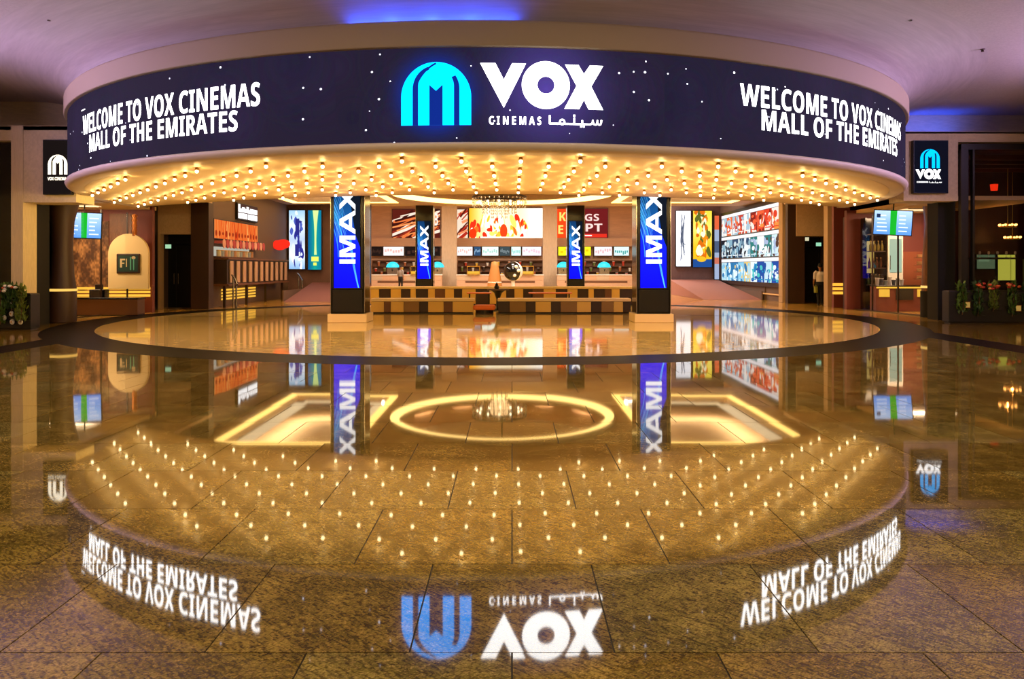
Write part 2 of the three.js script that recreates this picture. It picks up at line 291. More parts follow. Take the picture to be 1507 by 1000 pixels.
{
  const A0 = -96 * DEG, A1 = 96 * DEG;
  const lathe = pts => { const g = new THREE.LatheGeometry(pts.map(p => new THREE.Vector2(...p)), 160, A0, A1 - A0); return g; };
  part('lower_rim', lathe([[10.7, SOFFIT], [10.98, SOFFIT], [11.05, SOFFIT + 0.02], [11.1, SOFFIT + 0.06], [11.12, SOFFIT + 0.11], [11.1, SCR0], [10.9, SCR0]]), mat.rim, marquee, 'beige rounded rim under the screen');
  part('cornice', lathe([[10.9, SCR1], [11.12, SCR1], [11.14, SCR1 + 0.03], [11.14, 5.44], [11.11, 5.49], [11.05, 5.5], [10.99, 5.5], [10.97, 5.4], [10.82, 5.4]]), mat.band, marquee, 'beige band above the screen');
  const flare = []; for (let i = 0; i <= 20; i++) { const t = i / 20 * Math.PI / 2; flare.push([10.83 + 2.1 * (1 - Math.cos(t)), 5.38 + (CEIL - 5.38 + 0.004) * Math.sin(t)]); }
  part('flared_neck', lathe(flare), mat.ceilingPaint, marquee, 'smooth plaster cove sweeping into the ceiling');
  const back = new THREE.CylinderGeometry(10.78, 10.78, 5.5 - SOFFIT, 96, 1, true, A0, A1 - A0); back.translate(0, (5.5 + SOFFIT) / 2, 0);
  part('inner_shell', back, mat.taupe, marquee);
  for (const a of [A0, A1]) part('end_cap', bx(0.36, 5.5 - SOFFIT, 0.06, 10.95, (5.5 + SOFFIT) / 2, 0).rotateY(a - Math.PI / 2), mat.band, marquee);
  // gold soffit with a concave rear edge
  const s = new THREE.Shape(), pts = []; for (let i = 0; i <= 96; i++) { const a = (-95 + 190 * i / 96) * DEG; pts.push([10.72 * Math.sin(a), -10.72 * Math.cos(a)]); }
  const rear = x => (20.8 - CD) + 4.3 * (x / 10.72) ** 2;
  for (let i = 0; i <= 40; i++) { const x = 10.68 - 21.36 * i / 40; pts.push([x, rear(x)]); }
  pts.forEach((p, i) => i ? s.lineTo(...p) : s.moveTo(...p)); s.closePath();
  const g = new THREE.ExtrudeGeometry(s, { depth: 0.12, bevelEnabled: false }); g.rotateX(-Math.PI / 2); g.translate(0, SOFFIT, 0);
  part('soffit', g, mat.soffit, marquee, 'cream underside of the marquee, lit gold by its bulbs');
  const fas = []; for (let i = 0; i <= 40; i++) { const x = 10.68 - 21.36 * i / 40; fas.push([x, rear(x)]); }
  const fs = new THREE.Shape(); fas.forEach((p, i) => i ? fs.lineTo(...p) : fs.moveTo(...p)); for (let i = 40; i >= 0; i--) fs.lineTo(fas[i][0], fas[i][1] - 0.1); fs.closePath();
  const fg = new THREE.ExtrudeGeometry(fs, { depth: LOBBY - SOFFIT, bevelEnabled: false }); fg.rotateX(-Math.PI / 2); fg.translate(0, SOFFIT, 0);
  part('rear_fascia', fg, mat.beige, marquee);
  // screen content in three lengths
  const H = SCR1 - SCR0;
  const base = (c, w, h) => { c.fillStyle = '#0a0710'; c.fillRect(0, 0, w, h); for (let i = 0; i < 26; i++) { const x = rnd() * w, y = rnd() * h, r = rr(0.3, 1) * h; const q = c.createRadialGradient(x, y, 0, x, y, r); q.addColorStop(0, rnd() < 0.5 ? 'rgba(16,10,26,0.4)' : 'rgba(5,6,15,0.45)'); q.addColorStop(1, 'rgba(10,8,20,0)'); c.fillStyle = q; c.fillRect(x - r, y - r, 2 * r, 2 * r); } };
  const plain = 'plain dark end of the curved screen';
  const side = (a0, a1, draw, name) => {
    const W = name === plain ? 512 : 2048, h = name === plain ? 96 : 326, t = canvasTex(W, h, (c, w, hh) => { base(c, w, hh); stars(c, w, hh, name === plain ? 6 : 30, name === plain ? 1.2 : 3.6); draw(c, a => (a - a0) / (a1 - a0) * w, y => (SCR1 - y) / H * hh); });
    part('led_screen', sector(11.06, SCR0, SCR1, a0 * DEG, a1 * DEG), screenMat(t, 6.5), marquee, name);
  };
  side(-96, -62, () => {}, plain); side(66, 96, () => {}, plain);
  side(-62, -12, (c, ax, ay) => { c.fillStyle = '#fff'; fitText(c, 'WELCOME TO VOX CINEMAS', ax(-48.4), ax(-19.2), ay(4.25), ay(4.25) - ay(4.64)); fitText(c, 'MALL OF THE EMIRATES', ax(-46.3), ax(-21.6), ay(3.85), ay(3.85) - ay(4.2)); c.fillRect(ax(-49), ay(4.78), ax(-47.6) - ax(-49), 4); }, 'curved dark screen reading WELCOME TO VOX CINEMAS MALL OF THE EMIRATES');
  side(16.5, 66, (c, ax, ay) => { c.fillStyle = '#fff'; fitText(c, 'WELCOME TO VOX CINEMAS', ax(24.3), ax(56.6), ay(4.33), ay(4.33) - ay(4.71)); fitText(c, 'MALL OF THE EMIRATES', ax(26.6), ax(54.4), ay(3.93), ay(3.93) - ay(4.29)); }, 'curved dark screen reading WELCOME TO VOX CINEMAS MALL OF THE EMIRATES');
  {
    const a0 = -12, a1 = 16.5, W = 2048, h = 570;
    const t = canvasTex(W, h, (c, w, hh) => {
      const ax = a => (a - a0) / (a1 - a0) * w, ay = y => (SCR1 - y) / H * hh;
      base(c, w, hh);
      let q = c.createRadialGradient(ax(6), ay(4.4), 0, ax(6), ay(4.4), 560); q.addColorStop(0, 'rgba(38,28,78,0.85)'); q.addColorStop(0.5, 'rgba(26,20,54,0.6)'); q.addColorStop(1, 'rgba(16,12,28,0)'); c.fillStyle = q; c.fillRect(0, 0, w, hh);
      q = c.createRadialGradient(ax(-3.3), ay(4.3), 0, ax(-3.3), ay(4.3), 330); q.addColorStop(0, 'rgba(0,22,110,1)'); q.addColorStop(0.6, 'rgba(4,14,64,0.8)'); q.addColorStop(1, 'rgba(10,9,30,0)'); c.fillStyle = q; c.fillRect(0, 0, w, hh);
      stars(c, w, hh, 22, 6);
      drawArch(c, ax(-6.2), ay(4.83), ax(-0.3) - ax(-6.2), ay(3.81) - ay(4.83), '#0084dc', '#020d3c');
      c.fillStyle = '#fff'; drawVox(c, ax(0.45), ax(10.9), ay(4.82), ay(4.09));
      fitText(c, 'C I N E M A S', ax(1.15), ax(5.6), ay(3.82), ay(3.82) - ay(3.95)); drawSinema(c, ax(6.2), ax(10.8), ay(3.98), ay(3.8));
    });
    part('led_screen', sector(11.06, SCR0, SCR1, a0 * DEG, a1 * DEG, 32), screenMat(t, 6.5), marquee, 'curved screen with a blue arch emblem and VOX CINEMAS in white');
  }
  // blue strip in the gutter of the cornice
  const bs = thing('blue_light_strip', 'short blue light strip in the gutter above the marquee emblem', 'light strip', [CX, 0, -CD]);
  part('strip', sector(10.91, 5.41, 5.45, -11 * DEG, 4 * DEG, 24), glow(0x1040ff, 3), bs);
  for (const a of [-9, -5.5, -2, 1.5]) { const x = CX + 10.92 * Math.sin(a * DEG), z = -CD + 10.92 * Math.cos(a * DEG); areaLight(0x2a50ff, 34, 0.8, 0.06, [x, 5.47, z], [x + 0.6 * Math.sin(a * DEG), 6.2, z + 0.6 * Math.cos(a * DEG)]); }
}
// bulbs: staggered rows under the soffit
{
  const sock = new THREE.CylinderGeometry(0.03, 0.045, 0.05, 16).translate(0, -0.025, 0), bulbG = new THREE.SphereGeometry(0.032, 14, 10).translate(0, -0.075, 0);
  const bm = glow(0xffe6a8, 9), proto = new THREE.Group(); part('socket', sock, mat.brass, proto); part('bulb', bulbG, bm, proto);
  for (let row = 0; row < 15; row++) {
    const d = 13.78 + row * 0.715, off = row % 2 ? 0.5 : 0;
    for (let i = -11; i <= 11; i++) {
      const x = 0.15 + (i + off) * 1.005, r = Math.hypot(x - CX, d - CD), lx = x - CX;
      if (r > 10.62 || d > CD + (20.8 - CD) + 4.3 * (lx / 10.72) ** 2 - 0.75) continue;
      const o = proto.clone(); o.name = numbered('soffit_bulb'); o.position.set(x, SOFFIT, -d); scene.add(o);
      tag(o, 'small round warm bulb in a brass socket under the marquee soffit', 'bulb', 'bulbs under the marquee soffit');
      const l = new THREE.PointLight(0xffd282, BULB_CANDELA); l.position.set(x, SOFFIT - 0.075, -d); l.castShadow = true; scene.add(l);
    }
  }
}
// small fittings on the concourse ceiling
for (const [px, py, kind] of [[160, 68, 0], [1350, 75, 0], [585, 18, 1], [942, 22, 1], [72, 26, 1], [1340, 26, 1], [1446, 72, 1], [48, 60, 1]]) {
  const d = (CEIL - EYE) * FOCAL / (HORIZON - py);
  if (kind === 0) { const t = thing('air_diffuser', px < 700 ? 'slim grey slotted air diffuser in the ceiling left of the marquee' : 'slim grey slotted air diffuser in the ceiling right of the marquee', 'air vent', [PX(px, d), CEIL, -d]); part('frame', [bx(0.5, 0.03, 0.22, 0, -0.015, 0)], mat.taupe, t); for (const z of [-0.06, 0, 0.06]) part('slot', bx(0.44, 0.008, 0.025, 0, -0.033, z), mat.matteBlack, t); }
  else { const t = thing('ceiling_sprinkler', 'small dark sprinkler head in the concourse ceiling', 'sprinkler', [PX(px, d), CEIL, -d], 0, 'sprinkler heads in the concourse ceiling'); part('escutcheon', cy(0.05, 0.05, 0.012, 0, -0.006, 0), mat.taupe, t); part('head', cy(0.02, 0.03, 0.05, 0, -0.035, 0), mat.darkBrown, t); }
}

// ------------------------------------------------------------------ advertising columns
const imaxTex = canvasTex(512, 1536, (g, w, h) => {
  let q = g.createLinearGradient(0, 0, 0, h); q.addColorStop(0, '#0a2c52'); q.addColorStop(0.35, '#0c4a86'); q.addColorStop(0.6, '#0a1ad0'); q.addColorStop(1, '#0606e8'); g.fillStyle = q; g.fillRect(0, 0, w, h);
  g.fillStyle = '#07101c'; g.beginPath(); g.moveTo(w, 0); g.lineTo(w * 0.5, 0); g.lineTo(w * 0.82, h * 0.5); g.lineTo(w, h * 0.62); g.closePath(); g.fill();
  for (let i = 0; i < 26; i++) { g.strokeStyle = `rgba(${60 + rnd() * 90 | 0},${150 + rnd() * 90 | 0},255,${rr(0.25, 0.7)})`; g.lineWidth = rr(3, 12); const x = rr(-80, 40), y = rr(0, h * 0.4); g.beginPath(); g.moveTo(x, y); g.quadraticCurveTo(x + 150, y + 250, x + rr(120, 260), y + 520); g.stroke(); }
  for (let i = 0; i < 12; i++) { g.strokeStyle = `rgba(90,210,255,${rr(0.3, 0.8)})`; g.lineWidth = rr(2, 6); const o = rr(-26, 26); g.beginPath(); g.moveTo(w * 0.62 + o, h * 0.55); g.quadraticCurveTo(w * 0.72 + o, h * 0.78, w * 0.94 + o * 0.4, h); g.stroke(); }
  g.save(); g.translate(w * 0.82, h * 0.775); g.rotate(-Math.PI / 2); g.fillStyle = '#fff';
  // the four letters drawn as blocks, reading upwards
  const S = 310, L = 740; g.scale(1, 1);
  const box = (x, a) => { g.fillRect(x, -S, a, S); };
  box(0, 62);
  g.beginPath(); g.moveTo(96, 0); g.lineTo(96, -S); g.lineTo(190, -S); g.lineTo(250, -90); g.lineTo(310, -S); g.lineTo(404, -S); g.lineTo(404, 0); g.lineTo(346, 0); g.lineTo(346, -220); g.lineTo(276, 0); g.lineTo(224, 0); g.lineTo(154, -220); g.lineTo(154, 0); g.closePath(); g.fill();
  g.beginPath(); g.moveTo(424, 0); g.lineTo(556, -S); g.lineTo(640, -S); g.lineTo(770, 0); g.lineTo(704, 0); g.lineTo(598, -238); g.lineTo(492, 0); g.closePath(); g.fill(); g.fillRect(510, -125, 176, 58);
  g.beginPath(); g.moveTo(770, 0); g.lineTo(886, -160); g.lineTo(778, -S); g.lineTo(856, -S); g.lineTo(926, -214); g.lineTo(996, -S); g.lineTo(1072, -S); g.lineTo(966, -160); g.lineTo(1082, 0); g.lineTo(1002, 0); g.lineTo(926, -106); g.lineTo(850, 0); g.closePath(); g.fill();
  g.restore();
});
const imaxMat = screenMat(imaxTex, 1.8);
const COLS = [
  [511.5, 22.5, 'black advertising column with a blue IMAX screen, beside the slatted kiosk counter', 1],
  [962, 22.5, 'black advertising column with a blue IMAX screen, beside the white and yellow posters', 1],
  [624.5, 41.8, 'slim black advertising column with a blue IMAX screen, before the striped orange poster', 0],
  [847.5, 41.8, 'slim black advertising column with a blue IMAX screen, before the red lettered poster', 0],
];
for (const [px, d, label, front] of COLS) {
  const w = front ? 0.92 : 0.88, t = thing('advertising_column', label, 'column', [PX(px, d), 0, -d - w / 2]);
  part('plinth', [rbx(w + 0.16, 0.24, w + 0.16, 0.02, 0, 0.12, 0)], mat.creamPaint, t, 'cream stone plinth');
  part('shaft', bx(w, LOBBY - 0.24, w, 0, 0.24 + (LOBBY - 0.24) / 2, 0), mat.gloss, t);
  part('base_panel', rbx(w - 0.1, 0.6, 0.02, 0.008, 0, 0.6, w / 2 + 0.01), mat.black, t);
  const sh = 2.95; part('led_screen', new THREE.PlaneGeometry(w - 0.2, sh).translate(-0.01, 0.96 + sh / 2, w / 2 + 0.026), imaxMat, t, 'blue screen with IMAX reading upwards');
  part('screen_frame', [bx(0.05, sh + 0.06, 0.03, -w / 2 + 0.05, 0.96 + sh / 2, w / 2 + 0.015), bx(0.05, sh + 0.06, 0.03, w / 2 - 0.06, 0.96 + sh / 2, w / 2 + 0.015), bx(w - 0.1, 0.04, 0.03, 0, 0.94, w / 2 + 0.015), bx(w - 0.1, 0.04, 0.03, 0, 0.98 + sh, w / 2 + 0.015)], mat.black, t);
  for (const s of [-1, 1]) part('edge_trim', bx(0.02, LOBBY - 0.3, 0.02, s * (w / 2 + 0.006), 0.28 + (LOBBY - 0.3) / 2, w / 2 - 0.01), mat.steel, t, 'thin metal edge trim');
}

// ------------------------------------------------------------------ lobby ceiling lights
const stripGlow = glow(0xffcc6c, 4.0);
function tray(name, label, xa, xb, da, db) {
  const t = thing(name, label, 'ceiling light', [(xa + xb) / 2, LOBBY, -(da + db) / 2]); const w = xb - xa, D = db - da, b = 0.34;
  part('light_strip', bx(w + 2 * b, 0.03, b, 0, -0.015, D / 2 + b / 2), stripGlow, t); part('light_strip', bx(w + 2 * b, 0.03, b, 0, -0.015, -D / 2 - b / 2), stripGlow, t);
  part('light_strip', bx(b, 0.03, D, -w / 2 - b / 2, -0.015, 0), stripGlow, t); part('light_strip', bx(b, 0.03, D, w / 2 + b / 2, -0.015, 0), stripGlow, t);
  const cx = (xa + xb) / 2, cz = -(da + db) / 2;
  const cg = glow(0xffe0ac, 1.5);  // uplights added inside the tray, hidden from below, to light the lobby
  for (const z of [D / 2 - 0.35, -D / 2 + 0.35]) part('added_uplight', bx(w - 0.8, 0.02, 0.6, 0, 0.27, z), cg, t);
  for (const x of [w / 2 - 0.35, -w / 2 + 0.35]) part('added_uplight', bx(0.6, 0.02, D - 1.2, x, 0.27, 0), cg, t);
  for (const z of [D / 2 - 0.35, -D / 2 + 0.35]) areaLight(0xffe0ac, RECESS_POWER, w - 0.8, 0.6, [cx, LOBBY + 0.3, cz + z], [cx, 9, cz + z]);
  for (const x of [w / 2 - 0.35, -w / 2 + 0.35]) { const l = areaLight(0xffe0ac, RECESS_POWER, 0.6, D - 1.2, [cx + x, LOBBY + 0.3, cz], [cx + x, 9, cz]); }
}
tray('light_tray', 'rectangular gold light tray in the lobby ceiling on the kiosk side', -10.4, -5.9, 29.2, 39.6);
tray('light_tray', 'rectangular gold light tray in the lobby ceiling on the poster wall side', 5.2, 10.4, 29.2, 39.6);
{
  const t = thing('light_ring', 'glowing oval ring light around the chandelier recess', 'ceiling light', [-0.4, LOBBY - 0.16, -34]);
  const band = (r0, r1, y0, y1) => { const g = new THREE.LatheGeometry([[r0, y1], [r0, y0], [r1, y0], [r1, y1], [r0, y1]].map(p => new THREE.Vector2(...p)), 96); g.scale(1, 1, 5.0 / 4.3); return g; };
  part('light_band', band(4.28, 4.62, 0.0, 0.16), glow(0xffd078, 4.5), t); part('outer_lip', band(4.62, 4.7, -0.02, 0.16), mat.beige, t);
  const inner = new THREE.CylinderGeometry(4.32, 4.32, 1.1, 96, 1, true); inner.scale(1, 1, 5 / 4.3); inner.translate(0, 0.7, 0); inner.translate(-0.4, LOBBY - 0.16, -34); part('recess_wall', inner, M(0xd9ab86, 0.7, { side: THREE.DoubleSide }), scene.getObjectByName('ceiling'));
  for (let i = 0; i < 12; i++) { const a = i / 12 * Math.PI * 2, x = -0.4 + 4.55 * Math.cos(a), z = -34 + 5.3 * Math.sin(a); const l = areaLight(0xffe0ac, RECESS_POWER, 0.6, 2.2, [x, LOBBY + 0.3, z], [x, 9, z]); l.rotateZ(a); }  // upward lamps added over the ring, out of sight, brightening the lobby
}
// chandelier
{
  const d = 32, x = PX(735, d), yR = PY(290, d), t = thing('chandelier', 'round crystal chandelier hanging inside the ceiling ring', 'chandelier', [x, yR, -d]);
  part('stem', [cy(0.03, 0.03, LOBBY + 1.1 - yR, 0.1, (LOBBY + 1.1 - yR) / 2, 0, 10), cy(0.14, 0.1, 0.12, 0.1, 0.06, 0, 14)], mat.darkBrown, t);
  for (const [r, y] of [[1.05, 0], [0.66, -0.12]]) part('rim', new THREE.TorusGeometry(r, 0.035, 8, 48).rotateX(Math.PI / 2).translate(0, y, 0), mat.darkBrown, t);
  part('spokes', [0, 1, 2, 3].map(i => bx(2.06, 0.025, 0.03, 0, 0, 0, i * Math.PI / 4)), mat.darkBrown, t);
  const drop = new THREE.OctahedronGeometry(0.035); drop.scale(0.8, 1.7, 0.8);
  const strands = (r, n, y, len) => { for (let i = 0; i < n; i++) { const a = i / n * Math.PI * 2 + y, gs = []; for (let k = 0; k < len; k++) gs.push(drop.clone().translate(r * Math.cos(a), y - 0.1 - k * 0.13, r * Math.sin(a))); part('crystal_strand', gs, mat.crystal, t); } };
  strands(1.05, 36, 0, 3); strands(0.66, 22, -0.12, 4); strands(0.3, 10, -0.05, 6);
  const cm = glow(0xffe2b0, 7);
  for (let i = 0; i < 12; i++) { const a = i / 12 * Math.PI * 2; part('bulb', sp(0.045, 0.86 * Math.cos(a), -0.22, 0.86 * Math.sin(a), 10, 8), cm, t); }
  const l = new THREE.PointLight(0xffd090, 1.2); l.position.set(x, yR - 0.35, -d); l.castShadow = true; l.shadow.radius = 20; scene.add(l);
}

// ------------------------------------------------------------------ hall at the far end
const BD = 61;
{
  const w = thing('wall_back', 'peach plaster wall behind the concession counters', 'wall', [0, 0, 0], 0, null, 'structure');
  part('plain_wall', bx(34, HALL, 0.3, 0.2, HALL / 2, -BD - 0.15), mat.peach, w);
  part('bulkhead', bx(24, 0.62, 0.5, 0, PY(357, BD) , -BD + 0.25), mat.peach, w);
  for (const [a, b] of [[650, 672], [799, 820]]) part('pilaster', bx(PX(b, 58) - PX(a, 58), HALL, 0.6, PX((a + b) / 2, 58), HALL / 2, -58.3), mat.beige, w);
  const side = thing('wall_hall', 'peach side walls of the concession hall', 'wall', [0, 0, 0], 0, null, 'structure');
  for (const x of [-13.6, 13.9]) part('plain_wall', bx(0.2, HALL, 19, x, HALL / 2, -51.5), mat.peach, side);
  for (const x of [-7, 0, 7]) for (const d of [45, 49, 52.6]) {  // panels added above the view to brighten the hall
    const t = thing('added_hall_light', 'added unseen warm light panel in the concession hall ceiling', 'ceiling light', [x, HALL, -d], 0, 'added light panels in the hall ceiling');
    part('frame', [bx(1.7, 0.03, 0.1, 0, -0.015, 0.8), bx(1.7, 0.03, 0.1, 0, -0.015, -0.8), bx(0.1, 0.03, 1.5, 0.8, -0.015, 0), bx(0.1, 0.03, 1.5, -0.8, -0.015, 0)], mat.white, t);
    part('diffuser', bx(1.5, 0.012, 1.5, 0, -0.006, 0), glow(0xffe0b0, 1.5), t); areaLight(0xfff0e0, HALL_POWER, 1.5, 1.5, [x, HALL - 0.03, -d], [x, 0, -d]);
  }
}
function lightbox(name, label, cat, px0, px1, py0, py1, d, draw, k = 1.3, res = 256, frame = mat.black, group) {
  const w = PX(px1, d) - PX(px0, d), h = PY(py0, d) - PY(py1, d), t = thing(name, label, cat, [PX((px0 + px1) / 2, d), (PY(py0, d) + PY(py1, d)) / 2, -d], 0, group);
  const tex = canvasTex(res, Math.max(8, Math.round(res * h / w)), draw);
  part('lit_screen', new THREE.PlaneGeometry(w - 0.06, h - 0.06).translate(0, 0, 0.062), screenMat(tex, k), t);
  part('case', bx(w, h, 0.12), frame, t); return t;
}
const stripes = (bg, cols, n, ang) => (g, w, h) => { g.fillStyle = bg; g.fillRect(0, 0, w, h); for (let i = 0; i < n; i++) { g.fillStyle = cols[i % cols.length]; g.save(); g.translate(w * rnd(), h * rnd()); g.rotate(ang + rr(-0.35, 0.35)); g.fillRect(-w * 0.5, 0, w, h * rr(0.03, 0.1)); g.restore(); } };
const blobs = (bg, cols, n, lo = 0.06, hi = 0.3) => (g, w, h) => { g.fillStyle = bg; g.fillRect(0, 0, w, h); for (let i = 0; i < n; i++) { g.fillStyle = cols[Math.floor(rnd() * cols.length)]; g.beginPath(); g.ellipse(w * rnd(), h * rnd(), w * rr(lo, hi) * 0.6, h * rr(lo, hi), rr(0, 3), 0, 7); g.fill(); } };
{
  const d = BD - 0.1;
  lightbox('backlit_poster', 'backlit poster of orange, brown and white slanting stripes', 'poster', 577, 648, 308, 352, d, (g, w, h) => { stripes('#5a1c14', ['#e8743a', '#f6e0cc', '#8c2a1a', '#f09050', '#3c100c'], 34, -0.5)(g, w, h); g.fillStyle = '#fbe8dc'; fitText(g, 'B', w * 0.86, w * 0.97, h * 0.55, h * 0.42); }, 1.2);
  lightbox('backlit_poster', 'narrow backlit poster of red and white diagonal bands', 'poster', 672, 689, 308, 354, d, stripes('#f4d8c0', ['#b02a1a', '#5a1a12', '#f09060'], 14, -0.7), 1.2, 96);
  lightbox('backlit_poster', 'large bright orange and white backlit poster over the middle counter', 'poster', 690, 799, 306, 354, d, (g, w, h) => {
    let q = g.createLinearGradient(0, 0, w, 0); q.addColorStop(0, '#f8a020'); q.addColorStop(0.25, '#fff0c8'); q.addColorStop(0.7, '#ffe2b0'); q.addColorStop(1, '#fffaf0'); g.fillStyle = q; g.fillRect(0, 0, w, h);
    const cols = ['#f4601c', '#f8b030', '#fff6e0', '#e02c14', '#fcd060']; for (let i = 0; i < 60; i++) { g.fillStyle = cols[Math.floor(rnd() * 5)]; g.beginPath(); g.ellipse(w * rr(0.03, 0.8), h * rr(0.3, 1.0), w * rr(0.01, 0.04), h * rr(0.05, 0.22), rr(-0.4, 0.4), 0, 7); g.fill(); }
    g.fillStyle = '#e83c14'; g.beginPath(); g.ellipse(w * 0.47, h * 0.72, w * 0.05, h * 0.22, 0, 0, 7); g.fill(); g.fillStyle = '#e8300c'; g.beginPath(); g.ellipse(w * 0.05, h * 0.8, w * 0.05, h * 0.16, 0, 0, 7); g.fill();
    g.fillStyle = '#fff4e4'; g.fillRect(w * 0.15, h * 0.9, w * 0.8, h * 0.06);
  }, 1.7, 384);
  lightbox('backlit_poster', 'dark red backlit poster lettered GS and PT beside an orange panel', 'poster', 818, 895, 307, 351, d, (g, w, h) => {
    g.fillStyle = '#6e1a1c'; g.fillRect(0, 0, w, h); g.fillStyle = '#f04818'; g.fillRect(0, 0, w * 0.21, h); g.fillStyle = '#ffe070'; fitText(g, 'K', w * 0.04, w * 0.19, h * 0.42, h * 0.3); fitText(g, 'E', w * 0.02, w * 0.15, h * 0.86, h * 0.3);
    g.fillStyle = '#fbd8d0'; fitText(g, 'GS', w * 0.54, w * 0.84, h * 0.42, h * 0.24); fitText(g, 'PT', w * 0.54, w * 0.9, h * 0.78, h * 0.27); g.fillStyle = '#e03020'; g.fillRect(w * 0.5, h * 0.86, w * 0.48, h * 0.12); g.fillStyle = '#fff'; g.fillRect(w * 0.53, h * 0.9, w * 0.16, h * 0.04);
  }, 1.2);
  const menu = (px0, px1, what, c0, c1) => lightbox('menu_screen', what, 'screen', px0, px1, 363, 377, d - 0.3, (g, w, h) => { g.fillStyle = c0; g.fillRect(0, 0, w, h); g.fillStyle = c1; for (let i = 0; i < 7; i++) g.fillRect(w * (0.06 + i * 0.13), h * rr(0.2, 0.5), w * 0.09, h * rr(0.2, 0.4)); }, 1.3, 96);
  menu(545, 563, 'dark menu screen at the end of the counter beside the ramp', '#1c1210', '#3a241c'); menu(564, 595, 'white menu screen between two dark ones', '#fbe8e4', '#e0b0a8'); menu(596, 648, 'wide dark menu screen behind the slim column', '#1c1210', '#402820');
  menu(672, 696, 'white menu screen over the middle counter, next to the pilaster', '#fff0ec', '#e8b8b0'); menu(697, 708, 'small dark blue menu screen over the middle counter', '#2c4a6c', '#88a8c0'); menu(709, 734, 'pale green menu screen over the middle counter', '#e8fff4', '#a8d0c0'); menu(735, 751, 'dark grey menu screen over the middle counter', '#3c484c', '#788488'); menu(752, 767, 'mint white menu screen over the middle counter', '#e0fff6', '#90c8c0'); menu(768, 797, 'pinkish white menu screen over the middle counter', '#fbe4ea', '#e8c0cc');
  menu(821, 870, 'bright yellow menu screen behind the slim column', '#f8ee20', '#e0b810'); menu(874, 901, 'white menu screen with pink lines beside the yellow one', '#fbe8ea', '#d8b0b4'); menu(903, 926, 'teal and white menu screen at the end of the counter', '#d8f4ec', '#4c9c9c');
}
{
  // counters: a unit between each pair of pilasters
  const units = [[545, 650, 'peach concession counter under the striped orange poster'], [672, 800, 'peach concession counter under the bright orange poster'], [820, 935, 'peach concession counter under the red lettered poster']];
  for (const [a, b, label] of units) {
    const d = 56.5, w = PX(b, d) - PX(a, d), t = thing('concession_counter', label, 'counter', [PX((a + b) / 2, d), 0, -d - 0.4]);
    part('body', bx(w, 1.0, 0.7, 0, 0.5, 0), mat.peach, t); part('worktop', rbx(w + 0.05, 0.06, 0.82, 0.015, 0, 1.03, 0), mat.white, t); part('kick_plate', bx(w, 0.1, 0.02, 0, 0.05, 0.36), mat.darkBrown, t);
    part('brown_band', bx(w * 0.8, 0.14, 0.02, 0, 0.55, 0.36), mat.brown, t); const n = 6; for (let i = 0; i < n; i++) part('front_panel', bx(w / n - 0.03, 0.3, 0.02, -w / 2 + w / n * (i + 0.5), 0.82, 0.36), i % 3 ? mat.peach : mat.beige, t);
    const s = thing('back_shelf', label.replace('peach concession counter', 'brown shelf unit behind the counter'), 'shelf', [PX((a + b) / 2, 60), 0, -60.4]); const sw = PX(b, 60) - PX(a, 60) - 0.1;
    part('back_board', bx(sw, 1.7, 0.05, 0, 1.25, -0.2), mat.brown, s); part('base', bx(sw, 0.9, 0.45, 0, 0.45, 0), mat.darkBrown, s); for (const y of [1.25, 1.65, 2.05]) part('shelf_board', bx(sw, 0.04, 0.4, 0, y, 0), mat.wood, s);
    const goods = [0xf0c040, 0xc84028, 0xe8e0d0, 0x38281c, 0x70803c, 0xb86a3a];
    for (let i = 0; i < 22; i++) {
      const y = [1.27, 1.67, 0.92][i % 3], k = goods[Math.floor(rnd() * 6)], x = PX((a + b) / 2, 60) - sw / 2 + 0.2 + (sw - 0.4) * (i + 0.5) / 22, h = rr(0.2, 0.34);
      const o = thing('drink_cup', 'lidded cup on the ' + ['middle', 'upper', 'lowest'][i % 3] + ' shelf level' + label.slice(label.indexOf(' under')), 'cup', [x, y, -60.3], 0, 'cups on the concession shelves'); part('body', new THREE.CylinderGeometry(0.1, 0.07, h, 12).translate(0, h / 2, 0), M(k, 0.5), o); part('lid', cy(0.105, 0.105, 0.03, 0, h + 0.015, 0, 12), mat.white, o);
    }
  }
  // cyan slush machines
  const cyan = glow(0x20d8e8, 1.3);
  for (const [px, label] of [[578, 'cyan lit slush machine under the white menu screen between dark ones'], [644, 'cyan lit slush machine half behind the slim column by the pilaster'], [829, 'cyan lit slush machine under the yellow menu screen'], [889, 'cyan lit slush machine under the white menu screen with pink lines']]) {
    const d = 57, t = thing('slush_machine', label, 'drink machine', [PX(px, d), 1.06, -d]);
    part('base', rbx(0.7, 0.5, 0.5, 0.03, 0, 0.25, 0), mat.steel, t); part('lamp_dome', new THREE.SphereGeometry(0.46, 20, 10, 0, 6.284, 0, 1.57).scale(1, 0.85, 0.7).translate(0, 0.5, 0), cyan, t); part('tap', cy(0.03, 0.03, 0.14, 0, 0.3, 0.28, 8), mat.black, t);
  }
  // popcorn warmers glowing yellow on the counters
  for (const [px, w, label] of [[697, 0.9, 'yellow lit popcorn warmer beside the pilaster of the middle counter'], [775, 1.0, 'yellow lit popcorn warmer beside the round black display'], [610, 0.5, 'small yellow lit popcorn warmer behind the slim column']]) {
    const d = 56.6, t = thing('popcorn_warmer', label, 'food warmer', [PX(px, d), 1.06, -d]);
    part('case', [bx(w, 0.05, 0.5, 0, 0.025, 0), bx(w, 0.06, 0.5, 0, 0.57, 0), ...[-1, 1].map(s => bx(0.04, 0.5, 0.5, s * (w / 2 - 0.02), 0.3, 0))], mat.brass, t); part('lit_lamp_box', bx(w - 0.1, 0.18, 0.4, 0, 0.14, 0), glow(0xffc030, 0.9), t);
  }
